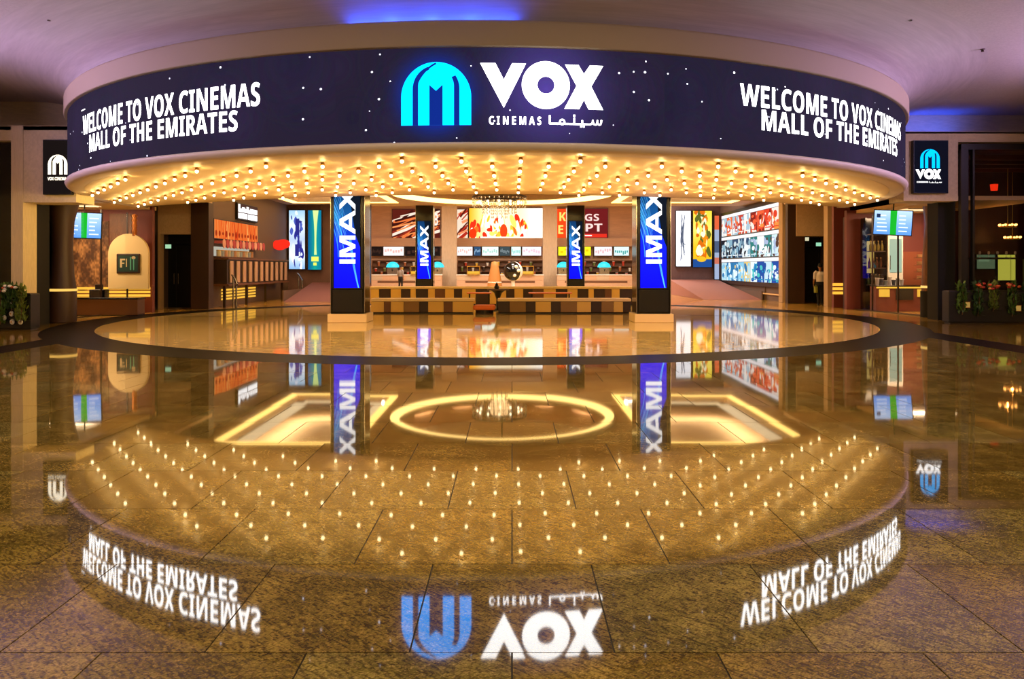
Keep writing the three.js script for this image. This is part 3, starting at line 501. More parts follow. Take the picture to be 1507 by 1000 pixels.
  // rounded promotional displays
  { const d = 53, t = thing('cone_display', 'tall brown tapered display beside the round black and white display', 'display', [PX(728, d), 0, -d]); const g = new THREE.LatheGeometry([[0.02, 0], [0.5, 0], [0.52, 0.1], [0.42, 0.8], [0.26, 1.6], [0.2, 1.9], [0.02, 1.95]].map(p => new THREE.Vector2(...p)), 28); part('body', g, M(0xb87a38, 0.6), t); part('band', cy(0.44, 0.46, 0.1, 0, 0.6, 0), mat.white, t); }
  { const d = 53, t = thing('round_display', 'round black and white display on a stand before the middle counter', 'display', [PX(755, d), 0, -d]); part('pedestal', [cy(0.3, 0.36, 0.12, 0, 0.06, 0), cy(0.12, 0.12, 0.7, 0, 0.45, 0)], mat.white, t); part('globe', sp(0.62, 0, 1.3, 0, 24, 18), mat.gloss, t); part('pale_side', new THREE.SphereGeometry(0.64, 20, 16, 2.4, 1.5).translate(0, 1.3, 0), mat.white, t); for (const [x, y] of [[0.2, 1.6], [0.35, 1.35], [0.1, 1.05]]) part('white_spot', sp(0.12, x, y, 0.5, 10, 8), mat.white, t); }
}

// ------------------------------------------------------------------ people
function person(label, pos, turn, h, top, legs, hairC, bagC, step) {
  const t = thing('person', label, 'person', pos, turn), s = h / 1.75;
  const G = [];
  const limb = (p, r) => { const c = new THREE.CatmullRomCurve3(p.map(q => new THREE.Vector3(...q))), n = 14, m = 10, pos = [], idx = [], fr = c.computeFrenetFrames(n); for (let i = 0; i <= n; i++) { const o = c.getPoint(i / n), k = i / n * (r.length - 1), j = Math.min(Math.floor(k), r.length - 2), R = lerp(r[j], r[j + 1], k - j); for (let a = 0; a < m; a++) { const q = a / m * Math.PI * 2; const v = fr.normals[i].clone().multiplyScalar(Math.cos(q) * R).addScaledVector(fr.binormals[i], Math.sin(q) * R).add(o); pos.push(v.x, v.y, v.z); } } for (let i = 0; i < n; i++) for (let a = 0; a < m; a++) { const b = (a + 1) % m; idx.push(i * m + a, i * m + b, (i + 1) * m + a, i * m + b, (i + 1) * m + b, (i + 1) * m + a); } const g = new THREE.BufferGeometry(); g.setAttribute('position', new THREE.Float32BufferAttribute(pos, 3)); g.setAttribute('uv', new THREE.Float32BufferAttribute(new Float32Array(pos.length / 3 * 2), 2)); g.setIndex(idx); g.computeVertexNormals(); return g; };
  const e = (x, y, z, rx, ry, rz) => sp(1, 0, 0, 0, 18, 14).scale(rx, ry, rz).translate(x, y, z);
  const st = step;
  const skin = M(0x9a6a4c, 0.6);
  const body = [e(0, 1.6, 0.01, 0.085, 0.118, 0.1), e(0, 1.585, 0.1, 0.014, 0.024, 0.022), e(0.084, 1.59, 0, 0.012, 0.03, 0.02), e(-0.084, 1.59, 0, 0.012, 0.03, 0.02), limb([[0, 1.34, -0.01], [0, 1.42, 0], [0, 1.52, 0.01]], [0.06, 0.052, 0.054])];
  for (const k of [-1, 1]) {
    const hx = k * 0.235, hz = 0.05 + k * st * 0.12; body.push(limb([[k * 0.225, 1.1, -0.02], [hx, 0.98, 0.02 + k * st * 0.06], [hx, 0.86, hz]], [0.04, 0.036, 0.028]), e(hx, 0.805, hz + 0.01, 0.022, 0.05, 0.042));
    for (let f = 0; f < 4; f++) body.push(limb([[hx, 0.77, hz - 0.024 + f * 0.02], [hx - k * 0.006, 0.735, hz - 0.024 + f * 0.022], [hx - k * 0.016, 0.705 + Math.abs(f - 1.4) * 0.008, hz - 0.02 + f * 0.022]], [0.0095, 0.009, 0.0075])); body.push(limb([[hx, 0.82, hz + 0.045], [hx - k * 0.006, 0.79, hz + 0.064], [hx - k * 0.012, 0.765, hz + 0.066]], [0.011, 0.01, 0.008]));
  }
  part('body', body, skin, t).scale.setScalar(s);
  part('shirt', [limb([[0, 0.9, 0], [0, 1.05, 0], [0, 1.25, 0], [0, 1.4, -0.01]], [0.15, 0.145, 0.17, 0.1]).scale(1.12, 1, 0.78), ...[-1, 1].map(k => limb([[k * 0.13, 1.38, -0.01], [k * 0.19, 1.34, -0.01], [k * 0.215, 1.2, -0.02], [k * 0.226, 1.07, -0.02]], [0.07, 0.068, 0.058, 0.05]))], M(top, 0.8), t).scale.setScalar(s);
  part('trousers', [limb([[0, 0.8, 0], [0, 0.88, 0], [0, 0.97, 0]], [0.15, 0.165, 0.152]).scale(1.1, 1, 0.8), ...[-1, 1].map(k => limb([[k * 0.085, 0.88, 0], [k * 0.09, 0.66, k * st * -0.06 + 0.01], [k * 0.09, 0.48, k * st * -0.1 + 0.015], [k * 0.09, 0.28, k * st * -0.16], [k * 0.09, 0.06, k * st * -0.2 - 0.01]], [0.098, 0.082, 0.066, 0.058, 0.052]))], M(legs, 0.85), t).scale.setScalar(s);
  part('shoes', [-1, 1].map(k => e(k * 0.09, 0.04, k * st * -0.2 + 0.05, 0.045, 0.04, 0.13)), mat.black, t).scale.setScalar(s);
  part('hair', [new THREE.SphereGeometry(1, 18, 12, 0, 6.284, 0, 1.55).rotateX(-0.45).scale(0.094, 0.125, 0.11).translate(0, 1.615, 0)], M(hairC, 0.8), t).scale.setScalar(s);
  return t;
}
person('person in a grey shirt and black trousers standing at the concession counter', [PX(589.5, 54), 0, -54], 2.6, 1.72, 0x8c8078, 0x120c0c, 0x140c08, 0, 0.2);
person('person in a white shirt and dark trousers walking into the dark doorway', [PX(1207, 33.2), 0, -33.2], 2.9, 1.72, 0xd8d2d4, 0x0c0c12, 0x0c0806, 0, 0.9);
{ const t = thing('carrier_bag', 'small yellow green carrier bag held by the person in the doorway', 'bag', [PX(1200.5, 33.15), 0.5, -33.15]); part('bag_body', rbx(0.1, 0.26, 0.18, 0.02, 0, 0.13, 0), M(0x8c9430, 0.7), t); part('handle', new THREE.TorusGeometry(0.05, 0.006, 6, 14, Math.PI).translate(0, 0.255, 0), M(0x8c9430, 0.7), t); }

// ------------------------------------------------------------------ bench island
const benchMat = { c: M(0xe0b85c, 0.55), o: M(0x8c6a38, 0.55), b: M(0x6a4424, 0.55), k: M(0x301a10, 0.5) };
function bench(label, d, cuts, tones, h, depth, lip) {
  const x0 = PX(cuts[0], d), x1 = PX(cuts[cuts.length - 1], d), t = thing('striped_bench', label, 'bench', [(x0 + x1) / 2, 0, -d - depth / 2]);
  part('core', bx(x1 - x0 - 0.04, h - 0.14, depth - 0.08, 0, 0.04 + (h - 0.14) / 2, 0), mat.darkBrown, t);
  for (let i = 0; i + 1 < cuts.length; i++) { const a = PX(cuts[i], d), b = PX(cuts[i + 1], d); part('front_panel', rbx(b - a - 0.008, h - 0.16, 0.05, 0.006, (a + b) / 2 - (x0 + x1) / 2, 0.05 + (h - 0.16) / 2, depth / 2 - 0.025), benchMat[tones[i]], t); }
  part('seat_cushion', rbx(x1 - x0 + 0.04, 0.1, depth + 0.04, 0.03, 0, h - 0.05, 0), lip, t); part('toe_kick', bx(x1 - x0 - 0.06, 0.05, depth - 0.14, 0, 0.025, 0), mat.black, t);
}
bench('long striped bench of cream and brown panels beside the orange stool', 26.9, [546, 565, 575, 594, 617, 630, 653, 666, 697], 'cbcokcbc', 0.5, 0.55, M(0xf0d4a0, 0.6));
bench('long striped bench of dark and cream panels on the right of the pedestal table', 26.9, [733, 750, 774, 788, 811, 825, 849, 870, 885, 903, 917, 928], 'kokckockock', 0.5, 0.55, M(0xf0d4a0, 0.6));
bench('far striped bench with a cream top edge before the slim columns', 33, [545, 558, 575, 590, 604, 612, 630, 640, 655, 668, 680, 700, 720, 745, 757, 770, 784, 800, 818, 835, 850, 866, 874, 890, 900, 912, 934], 'ckckckcbckckckckbckckckbck', 0.76, 0.6, mat.creamPaint);
{
  const d = 29, t = thing('pedestal_table', 'small round dark table on a flared pedestal between the benches', 'table', [PX(733, d), 0, -d]);
  part('tabletop', cy(0.4, 0.38, 0.05, 0, 0.74, 0, 32), mat.taupe, t); part('pedestal', new THREE.LatheGeometry([[0.26, 0], [0.26, 0.03], [0.08, 0.08], [0.06, 0.4], [0.14, 0.62], [0.26, 0.71]].map(p => new THREE.Vector2(...p)), 24), mat.black, t);
  const v = thing('table_lamp_pot', 'small dark pot on the pedestal table', 'pot', [PX(731, d), 0.765, -d]); part('pot', new THREE.LatheGeometry([[0.01, 0], [0.07, 0], [0.1, 0.06], [0.05, 0.14], [0.06, 0.18]].map(p => new THREE.Vector2(...p)), 18), mat.black, v); part('knob', sp(0.03, 0, 0.2, 0, 10, 8), mat.darkBrown, v);
  const s = thing('round_stool', 'orange upholstered round stool in the gap between the benches', 'stool', [PX(713, 27.1), 0, -27.1]); part('cushion', rbx(0.74, 0.16, 0.7, 0.07, 0, 0.2, 0), M(0xe87838, 0.7), s); part('base', cy(0.3, 0.3, 0.12, 0, 0.06, 0), mat.black, s);
  const l = thing('side_table', 'low orange topped side table behind the bench', 'table', [PX(705, 30), 0, -30.2]); part('tabletop', rbx(0.9, 0.05, 0.5, 0.02, 0, 0.58, 0), M(0xe8804a, 0.5), l); for (const x of [-0.36, 0.36]) part('leg', cy(0.03, 0.03, 0.56, x, 0.28, 0, 10), mat.black, l);
  const r = thing('side_table', 'low orange topped side table behind the right bench', 'table', [PX(810, 30), 0, -30.2]); part('tabletop', rbx(1.6, 0.05, 0.5, 0.02, 0, 0.58, 0), M(0xe8804a, 0.5), r); for (const x of [-0.7, 0.7]) part('leg', cy(0.03, 0.03, 0.56, x, 0.28, 0, 10), mat.black, r);
}

// ------------------------------------------------------------------ left side: ramp, poster wall, kiosk, doorway, shop
const XL = -11.4, XR = 12.0;
{
  const w = thing('wall_lobby_left', 'dark mauve lobby wall behind the kiosk and the tall posters', 'wall', [0, 0, 0], 0, null, 'structure');
  part('side_wall', bx(0.2, LOBBY, 11.2, XL - 0.1, LOBBY / 2, -36), mat.taupe, w);
  part('poster_wall', bx(PX(546, 41.6) - XL + 0.2, HALL, 0.25, (PX(546, 41.6) + XL - 0.2) / 2, HALL / 2, -41.6), mat.mauve, w);
  part('doorway_wall', [bx(PX(236, 30) - PX(226, 30), LOBBY, 0.3, PX(231, 30), LOBBY / 2, -30.15), bx(PX(284, 30) - PX(236, 30), LOBBY - 2.75, 0.3, PX(260, 30), 2.75 + (LOBBY - 2.75) / 2, -30.15)], mat.beige, w);
  part('corner_pier', bx(PX(309, 30) - PX(283, 30), LOBBY, 0.5, PX(296, 30), LOBBY / 2, -30.12), mat.darkBrown, w, 'dark brown pier');
  part('black_fin', bx(0.16, LOBBY, 0.5, PX(224.5, 29.4), LOBBY / 2, -29.4), mat.black, w);
  part('corridor', [bx(0.1, 2.9, 4, PX(236, 30) - 0.3, 1.45, -32.3), bx(0.1, 2.9, 4, XL - 0.35, 1.45, -32.3), bx(1.9, 2.9, 0.1, PX(258, 30) - 0.1, 1.45, -34.3), bx(1.9, 0.1, 4, PX(258, 30) - 0.1, 2.85, -32.3)], mat.taupe, w);
  const d1 = thing('door_1', 'black double door in the doorway beside the brown pier', 'door', [PX(260, 31.3), 0, -31.3], 0, null, 'structure');
  for (const s of [-1, 1]) { const l = part('leaf', rbx(0.61, 2.4, 0.05, 0.01, s * 0.31, 1.2, 0), mat.black, d1); part('handle', cy(0.015, 0.015, 0.4, s * 0.08, 1.1, 0.05, 8), mat.steel, l); }
  part('overpanel', rbx(1.24, 0.42, 0.05, 0.01, 0, 2.63, 0), mat.black, d1); part('threshold', bx(1.25, 0.04, 0.2, 0, 0.02, 0.9), mat.steel, d1);
  for (const [px, py, k] of [[236.5, 366, 0], [248, 363, 1]]) { const d = 30.9, t = thing('exit_sign', k ? 'larger pale green exit sign hanging in the doorway by the brown pier' : 'smaller pale green exit sign at the jamb of the doorway by the brown pier', 'sign', [PX(px, d), PY(py, d), -d]); const s = k ? 0.22 : 0.14; part('sign_case', bx(s + 0.03, s * 0.8, 0.04), mat.black, t); part('lit_sign', bx(s, s * 0.7, 0.01, 0, 0, 0.026), glow(0xb8f0c0, 0.8), t); part('hanger', cy(0.008, 0.008, 2.8 - PY(py, d), 0, (2.8 - PY(py, d)) / 2, 0, 6), mat.black, t); }
  // ramp with carpet climbing to the poster wall
  const ramp = (x0, x1, d0, d1, h) => { const s = new THREE.Shape(); s.moveTo(d0, 0); s.lineTo(d1, 0); s.lineTo(d1, h); s.closePath(); const g = new THREE.ExtrudeGeometry(s, { depth: x1 - x0, bevelEnabled: false }); g.rotateY(Math.PI / 2); g.translate(x0, 0, 0); return g; };
  const rl = thing('ramp', 'mauve carpeted ramp rising to the tall blue and green posters', 'ramp', [0, 0, 0]); part('carpet', ramp(-10.15, PX(546, 41.4), 36.2, 41.45, 0.78), M(0x8c6070, 0.8), rl); part('kerb', bx(0.06, 0.5, 5.2, -10.18, 0.25, -38.85), mat.taupe, rl);
  const rq = thing('ramp', 'salmon carpeted ramp rising to the white and yellow posters', 'ramp', [0, 0, 0]); part('carpet', ramp(PX(990, 46), XR - 0.2, 38.5, 46.9, 0.85), M(0xa0685c, 0.8), rq); part('kerb', bx(0.06, 0.4, 8.3, XR - 0.17, 0.2, -42.7), mat.taupe, rq);
}
const artL = (bg, cols, n) => (g, w, h) => { let q = g.createLinearGradient(0, 0, 0, h); bg.forEach((c, i) => q.addColorStop(i / (bg.length - 1), c)); g.fillStyle = q; g.fillRect(0, 0, w, h); for (let i = 0; i < n; i++) { g.fillStyle = cols[Math.floor(rnd() * cols.length)]; g.beginPath(); const x = w * rr(0.15, 0.85), y = h * rr(0.02, 0.98), a = w * rr(0.04, 0.16), b = h * rr(0.02, 0.1); g.moveTo(x - a, y); g.quadraticCurveTo(x, y - b * 2, x + a, y + rr(-b, b)); g.quadraticCurveTo(x + rr(-a, a), y + b * 2, x - a, y); g.fill(); } };
lightbox('backlit_poster', 'tall blue and white backlit poster with dark blue figures', 'poster', 425, 450, 309, 397, 41.3, (g, w, h) => { artL(['#9cc8e8', '#e8f2fc', '#b8ccec', '#f4faff', '#88b4e0'], ['#2a2c8c', '#ffffff', '#4a5cb8', '#dfeafc', '#30348c'], 34)(g, w, h); g.fillStyle = '#2a2a80'; g.fillRect(w * 0.4, h * 0.14, w * 0.25, h * 0.28); g.fillRect(w * 0.38, h * 0.58, w * 0.24, h * 0.2); }, 1.25, 160);
lightbox('backlit_poster', 'tall teal backlit poster with a pale green streak', 'poster', 453, 474, 309, 398, 41.3, (g, w, h) => { let q = g.createLinearGradient(0, 0, w, 0); q.addColorStop(0, '#0a5c98'); q.addColorStop(0.5, '#10a090'); q.addColorStop(1, '#0878a0'); g.fillStyle = q; g.fillRect(0, 0, w, h); g.fillStyle = '#d8f49a'; g.beginPath(); g.moveTo(w * 0.35, 0); g.lineTo(w * 0.8, 0); g.quadraticCurveTo(w * 0.55, h * 0.4, w * 0.66, h * 0.75); g.lineTo(w * 0.46, h * 0.75); g.quadraticCurveTo(w * 0.55, h * 0.35, w * 0.35, 0); g.fill(); g.fillStyle = '#f0f060'; g.fillRect(w * 0.25, h * 0.78, w * 0.55, h * 0.08); g.fillRect(w * 0.4, h * 0.88, w * 0.25, h * 0.05); }, 1.2, 160);
lightbox('backlit_poster', 'narrow orange over pale blue poster at the hall corner', 'poster', 536, 546, 309, 420, 41.3, (g, w, h) => { g.fillStyle = '#a8c8f0'; g.fillRect(0, 0, w, h); g.fillStyle = '#f08858'; g.fillRect(0, 0, w, h * 0.42); g.fillStyle = '#fff'; g.fillRect(w * 0.7, 0, w * 0.3, h * 0.42); g.fillStyle = '#e8dce8'; g.fillRect(0, h * 0.42, w, h * 0.1); }, 1.1, 48);
// kiosk on the left wall
{
  const dAt = px => -XL * FOCAL / (753.5 - px), WX = XL + 0.06;
  const wallSign = (name, label, px0, px1, y0, y1, draw, k, thick = 0.1) => { const da = dAt(px0), db = dAt(px1), w = db - da, h = y1 - y0, t = thing(name, label, 'sign', [XL + thick / 2, (y0 + y1) / 2, -(da + db) / 2], Math.PI / 2); part('lit_screen', new THREE.PlaneGeometry(w - 0.06, h - 0.06).translate(0, 0, thick / 2 + 0.004), screenMat(canvasTex(384, Math.round(384 * h / w), draw), k), t); part('case', bx(w, h, thick), mat.black, t); };
  wallSign('lit_sign', 'long orange lit panel of dancing shapes over the kiosk', 311, 376, 2.62, 3.4, (g, w, h) => { stripes('#f0702c', ['#e84c14', '#f8984c', '#d83c10', '#ffb060'], 40, 1.5)(g, w, h); g.fillStyle = '#a02c10'; for (let i = 0; i < 14; i++) { g.beginPath(); g.ellipse(w * (i + 0.5) / 14, h * 0.72, w * 0.02, h * rr(0.08, 0.2), 0, 0, 7); g.fill(); } }, 1.0);
  wallSign('lit_sign', 'white lit sign of two rows above the orange panel', 346, 376, 3.52, 4.22, (g, w, h) => { g.fillStyle = '#3a2420'; g.fillRect(0, 0, w, h); g.fillStyle = '#fff'; g.fillRect(w * 0.02, h * 0.04, w * 0.1, h * 0.48); g.fillRect(w * 0.02, h * 0.3, w * 0.96, h * 0.24); g.fillRect(w * 0.2, h * 0.2, w * 0.16, h * 0.3); g.fillRect(w * 0.42, h * 0.12, w * 0.12, h * 0.4); g.fillRect(w * 0.6, h * 0.2, w * 0.38, h * 0.3); g.fillRect(w * 0.02, h * 0.6, w * 0.44, h * 0.36); g.fillRect(w * 0.49, h * 0.6, w * 0.49, h * 0.36); g.fillStyle = '#8c7c78'; for (let i = 0; i < 9; i++) g.fillRect(w * (0.1 + i * 0.1), h * 0.34, w * 0.02, h * 0.12); }, 1.8);
  const t = thing('awning', 'scalloped pink awning under the orange lit panel', 'awning', [XL + 0.1, 2.5, -33.6]); part('valance', bx(0.3, 0.1, 5.3, 0.15, 0, 0), M(0xc86070, 0.7), t); for (let i = 0; i < 14; i++) part('scallop', cy(0.17, 0.17, 0.03, 0, 0, 0, 14).rotateZ(Math.PI / 2).translate(0.31, -0.06, -2.47 + i * 0.38), M(i % 2 ? 0xe8b0b0 : 0xb84c60, 0.7), t);
  const sh = thing('candy_shelf', 'pale lit shelf of jars under the pink awning', 'shelf', [XL + 0.05, 1.93, -33]); part('shelf_board', bx(0.35, 0.04, 4.4, 0.18, 0, 0), mat.wood, sh); part('back_light_panel', bx(0.03, 0.36, 4.2, 0.02, 0.22, 0), glow(0xe8e4d0, 0.55), sh);
  for (let i = 0; i < 12; i++) { const j = thing('candy_jar', 'small candy jar on the lit kiosk shelf', 'jar', [XL + 0.25, 1.95, -31 - i * 0.35], 0, 'candy jars on the kiosk shelf'); part('jar', cy(0.09, 0.09, 0.22, 0, 0.11, 0, 12), M([0xd8d0b8, 0xa8b8c8, 0xc89878][i % 3], 0.3), j); part('lid', cy(0.095, 0.095, 0.03, 0, 0.235, 0, 12), mat.brass, j); }
  // slatted counter on legs
  const cb = thing('slatted_counter', 'raised brown kiosk counter fronted with pale vertical slats', 'counter', [XL + 0.45, 0, -35.1]);
  part('back_panel', bx(0.5, 0.98, 8.3, -0.12, 1.33, 0), mat.darkBrown, cb); part('top_rail', bx(0.62, 0.06, 8.4, -0.1, 1.86, 0), mat.wood, cb); part('bottom_rail', bx(0.62, 0.08, 8.4, -0.1, 0.86, 0), mat.wood, cb);
  for (let i = 0; i < 11; i++) part('slat', rbx(0.05, 0.84, 0.34, 0.012, 0.165, 1.36, 3.75 - i * 0.75), M(0xccaa9c, 0.6), cb);
  for (const z of [3.9, 1.3, -1.3, -3.9]) part('leg', bx(0.1, 0.83, 0.1, -0.05, 0.41, z), mat.darkBrown, cb);
  const gl = thing('gold_light_strip', 'gold light strips glowing low on the wall under the slatted counter', 'light strip', [XL + 0.04, 0.4, -34]); for (const y of [-0.12, 0, 0.12, 0.24]) part('strip', bx(0.03, 0.07, 4.2, 0, y, 0), glow(0xffc040, 1.0), gl);
  const red = thing('red_lit_sign', 'rounded red lit sign at the far end of the kiosk', 'sign', [XL + 0.3, 2.62, -39.2], 0.5); { const s = new THREE.Shape(); s.moveTo(-0.32, -0.16); s.bezierCurveTo(-0.5, 0.0, -0.34, 0.24, -0.14, 0.2); s.quadraticCurveTo(0.1, 0.3, 0.3, 0.2); s.bezierCurveTo(0.46, 0.1, 0.4, -0.12, 0.2, -0.14); s.quadraticCurveTo(-0.05, -0.32, -0.32, -0.16); part('lit_sign', new THREE.ExtrudeGeometry(s, { depth: 0.08, bevelEnabled: true, bevelSize: 0.02, bevelThickness: 0.02, bevelSegments: 2 }), glow(0xff1810, 1.0), red); part('bracket', bx(0.3, 0.03, 0.03, -0.15, 0, -0.03), mat.black, red); }
  // handrails
  for (const [d, label] of [[30.7, 'stainless handrail at the near end of the slatted counter'], [40.2, 'stainless handrail at the far end of the slatted counter']]) { const r = thing('handrail', label, 'handrail', [XL + 1.12, 0, -d]); part('post', cy(0.035, 0.035, 0.9, 0, 0.45, 0.3, 12), mat.steel, r); part('post', cy(0.035, 0.035, 1.2, -0.32, 0.6, -0.3, 12), mat.steel, r); part('rail', tube([[-0.4, 1.24, -0.4], [-0.2, 1.1, -0.1], [0.05, 0.88, 0.38]], 0.035), mat.steel, r); }
}
// shop alcove on the left
function shopTV(label, px, py, d, w, h, ry, tilt) {
  const t = thing('hanging_screen', label, 'screen', [PX(px, d), PY(py, d), -d], ry); t.rotation.z = tilt;
  part('case', rbx(w + 0.06, h + 0.06, 0.07, 0.015, 0, 0, -0.04), mat.black, t);
  part('lit_screen', new THREE.PlaneGeometry(w, h), screenMat(canvasTex(256, 200, (g, W, H) => { let q = g.createLinearGradient(0, 0, 0, H); q.addColorStop(0, '#bcd8fa'); q.addColorStop(1, '#5a94ee'); g.fillStyle = q; g.fillRect(0, 0, W, H); g.fillStyle = '#e4f0ff'; for (let i = 0; i < 5; i++) { g.fillRect(W * 0.08, H * (0.18 + i * 0.16), W * rr(0.15, 0.28), H * 0.05); g.fillRect(W * 0.66, H * (0.18 + i * 0.16), W * rr(0.15, 0.28), H * 0.05); } g.fillStyle = '#18a828'; g.beginPath(); g.moveTo(W * 0.42, 0); g.lineTo(W * 0.6, 0); g.lineTo(W * 0.6, H); g.lineTo(W * 0.44, H); g.fill(); g.fillStyle = '#203050'; g.fillRect(W * 0.06, H * 0.14, W * 0.1, H * 0.16); }), 1.4), t);
  part('mount', [cy(0.02, 0.02, 0.5, 0, h / 2 + 0.25, -0.05, 8)], mat.black, t);
}
{
  const w = thing('wall_shop_left', 'brown rear and side walls of the shop under the arch sign', 'wall', [0, 0, 0], 0, null, 'structure');
  const d = 27.7; part('rear_wall', bx(PX(224, d) - PX(84, d), 3.6, 0.2, PX(154, d), 1.8, -d - 0.1), mat.maroon, w);
  part('mural_panel', bx(PX(161, d) - PX(100, d), 2.4, 0.04, PX(130, d), 1.9, -d + 0.02), mat.mural, w, 'brown weathered mural'); part('wood_panel', bx(PX(196, d) - PX(162, d), 0.9, 0.04, PX(179, d), 2.9, -d + 0.02), mat.wood, w);
  part('shop_ceiling', bx(3.4, 0.12, 6, -14.0, 3.55, -25.2), mat.creamPaint, w);
  // arched cream sign with a bronze neck
  const t = thing('arch_sign', 'cream arched sign with a dark framed picture and bronze bottle neck', 'sign', [PX(191, 27.2), PY(425, 27.2), -27.2]);
  const W = PX(220, 27.2) - PX(162, 27.2), H = PY(345, 27.2) - PY(425, 27.2), s = new THREE.Shape(); s.moveTo(-W / 2, 0); s.lineTo(W / 2, 0); s.lineTo(W / 2, H - W / 2); s.absarc(0, H - W / 2, W / 2, 0, Math.PI); s.closePath();
  part('arch_board', new THREE.ExtrudeGeometry(s, { depth: 0.1, bevelEnabled: true, bevelSize: 0.015, bevelThickness: 0.015, bevelSegments: 2, curveSegments: 32 }), mat.creamPaint, t);
  part('bronze_neck', [cy(0.07, 0.08, 0.72, 0.18, H + 0.3, 0.05, 16), ...[0.1, 0.28, 0.46, 0.6].map(y => cy(0.1, 0.1, 0.05, 0.18, H + y, 0.05, 16))], mat.bronze, t, 'bronze bottle neck');
  part('picture_frame', rbx(0.78, 0.66, 0.06, 0.05, 0.02, H * 0.46, 0.14), M(0x3a2418, 0.4), t); part('picture', new THREE.PlaneGeometry(0.66, 0.54).translate(0.02, H * 0.46, 0.173), M(0xffffff, 0.5, { map: canvasTex(192, 160, (g, w2, h2) => { g.fillStyle = '#1c3a34'; g.fillRect(0, 0, w2, h2); g.fillStyle = '#c8b488'; g.fillRect(w2 * 0.1, h2 * 0.2, w2 * 0.1, h2 * 0.55); g.fillRect(w2 * 0.1, h2 * 0.2, w2 * 0.26, h2 * 0.1); g.fillRect(w2 * 0.1, h2 * 0.44, w2 * 0.22, h2 * 0.08); g.fillRect(w2 * 0.4, h2 * 0.2, w2 * 0.05, h2 * 0.5); g.beginPath(); g.ellipse(w2 * 0.78, h2 * 0.14, w2 * 0.1, h2 * 0.1, 0, 0, 7); g.fill(); g.fillStyle = '#58a890'; g.fillRect(w2 * 0.6, h2 * 0.1, w2 * 0.06, h2 * 0.8); g.fillRect(w2 * 0.76, h2 * 0.2, w2 * 0.05, h2 * 0.7); }) }), t);
  shopTV('tilted blue hanging screen with a green stripe in front of the brown mural', 123, 332, 25, 0.98, 0.76, 0.25, -0.03);
  const g = thing('gold_light_strip', 'gold light strips along the shop wall under the arch sign', 'light strip', [PX(160, 27.3), 0.7, -27.5]); for (const y of [-0.12, 0, 0.12]) part('strip', bx(2.6, 0.08, 0.03, 0, y, 0), glow(0xffc040, 1.1), g);
  const c = thing('shop_counter', 'low dark counter in front of the arch sign', 'counter', [PX(150, 26), 0, -26]); part('body', bx(2.5, 0.5, 0.5, 0, 0.27, 0), mat.brown, c); part('top', rbx(2.56, 0.05, 0.56, 0.015, 0, 0.54, 0), mat.gloss, c); part('kick_plate', bx(2.5, 0.04, 0.46, 0, 0.02, 0), mat.black, c);
  const tl = thing('till', 'dark till standing on the low counter by the mural', 'till', [PX(146, 26), 0.565, -26]); part('body', rbx(0.5, 0.26, 0.3, 0.02, 0, 0.13, 0), mat.gloss, tl); part('display', rbx(0.26, 0.16, 0.03, 0.01, 0, 0.34, 0), mat.black, tl);
  // glazing on a slant
  const a = [PX(106, 24.4), 24.4], b = [PX(222, 28.6), 28.6], len = Math.hypot(b[0] - a[0], b[1] - a[1]), ang = Math.atan2(b[1] - a[1], b[0] - a[0]);
  const wn = thing('window_1', 'tall clear shop glazing in front of the arch sign', 'window', [(a[0] + b[0]) / 2, 0, -(a[1] + b[1]) / 2], ang, null, 'structure');
  for (let i = 0; i < 3; i++) part('pane', bx(len / 3 - 0.04, 3.3, 0.012, -len / 2 + len / 3 * (i + 0.5), 1.68, 0), mat.glass, wn); for (let i = 0; i < 4; i++) part('mullion', bx(0.03, 3.36, 0.05, -len / 2 + len / 3 * i, 1.68, 0), mat.darkBrown, wn); part('sill', bx(len, 0.03, 0.08, 0, 0.015, 0), mat.darkBrown, wn);
  areaLight(0xffd8ac, 26, 1.6, 1.0, [-14, 3.4, -25.6], [-14, 0, -26.2]);
  const sp1 = thing('shop_downlight', 'warm light panel in the shop ceiling over the low counter', 'ceiling light', [-14, 3.49, -25.6]); part('diffuser', bx(1.6, 0.02, 1.0, 0, -0.01, 0), glow(0xffd8a0, 1.2), sp1); part('frame', [bx(1.7, 0.03, 0.05, 0, -0.015, 0.525), bx(1.7, 0.03, 0.05, 0, -0.015, -0.525)], mat.white, sp1);
}
// sign blocks over the shops
function archSign(label, px0, px1, py0, py1, d, white) {
  const w = PX(px1, d) - PX(px0, d), h = PY(py0, d) - PY(py1, d), t = thing('emblem_sign', label, 'sign', [PX((px0 + px1) / 2, d), (PY(py0, d) + PY(py1, d)) / 2, -d]);
  part('case', rbx(w, h, 0.14, 0.015), mat.black, t);
  part('lit_sign', new THREE.PlaneGeometry(w - 0.04, h - 0.04).translate(0, 0, 0.073), screenMat(canvasTex(320, Math.round(320 * h / w), (g, W, H) => {
    g.fillStyle = white ? '#0c0807' : '#05060f'; g.fillRect(0, 0, W, H);
    if (white) { drawArch(g, W * 0.17, H * 0.27, W * 0.72, H * 0.37, '#fff2d8', '#120c0a'); g.fillStyle = '#fff2d8'; fitText(g, 'VOX CINEMAS', W * 0.16, W * 0.92, H * 0.745, H * 0.055); }
    else { drawArch(g, W * 0.18, H * 0.16, W * 0.58, H * 0.37, '#0098e0', '#050c26'); g.fillStyle = '#fff'; drawVox(g, W * 0.04, W * 0.8, H * 0.55, H * 0.74); fitText(g, 'CINEMAS', W * 0.07, W * 0.42, H * 0.81, H * 0.03); drawSinema(g, W * 0.45, W * 0.82, H * 0.78, H * 0.82); }
  }), 2.6), t);
}
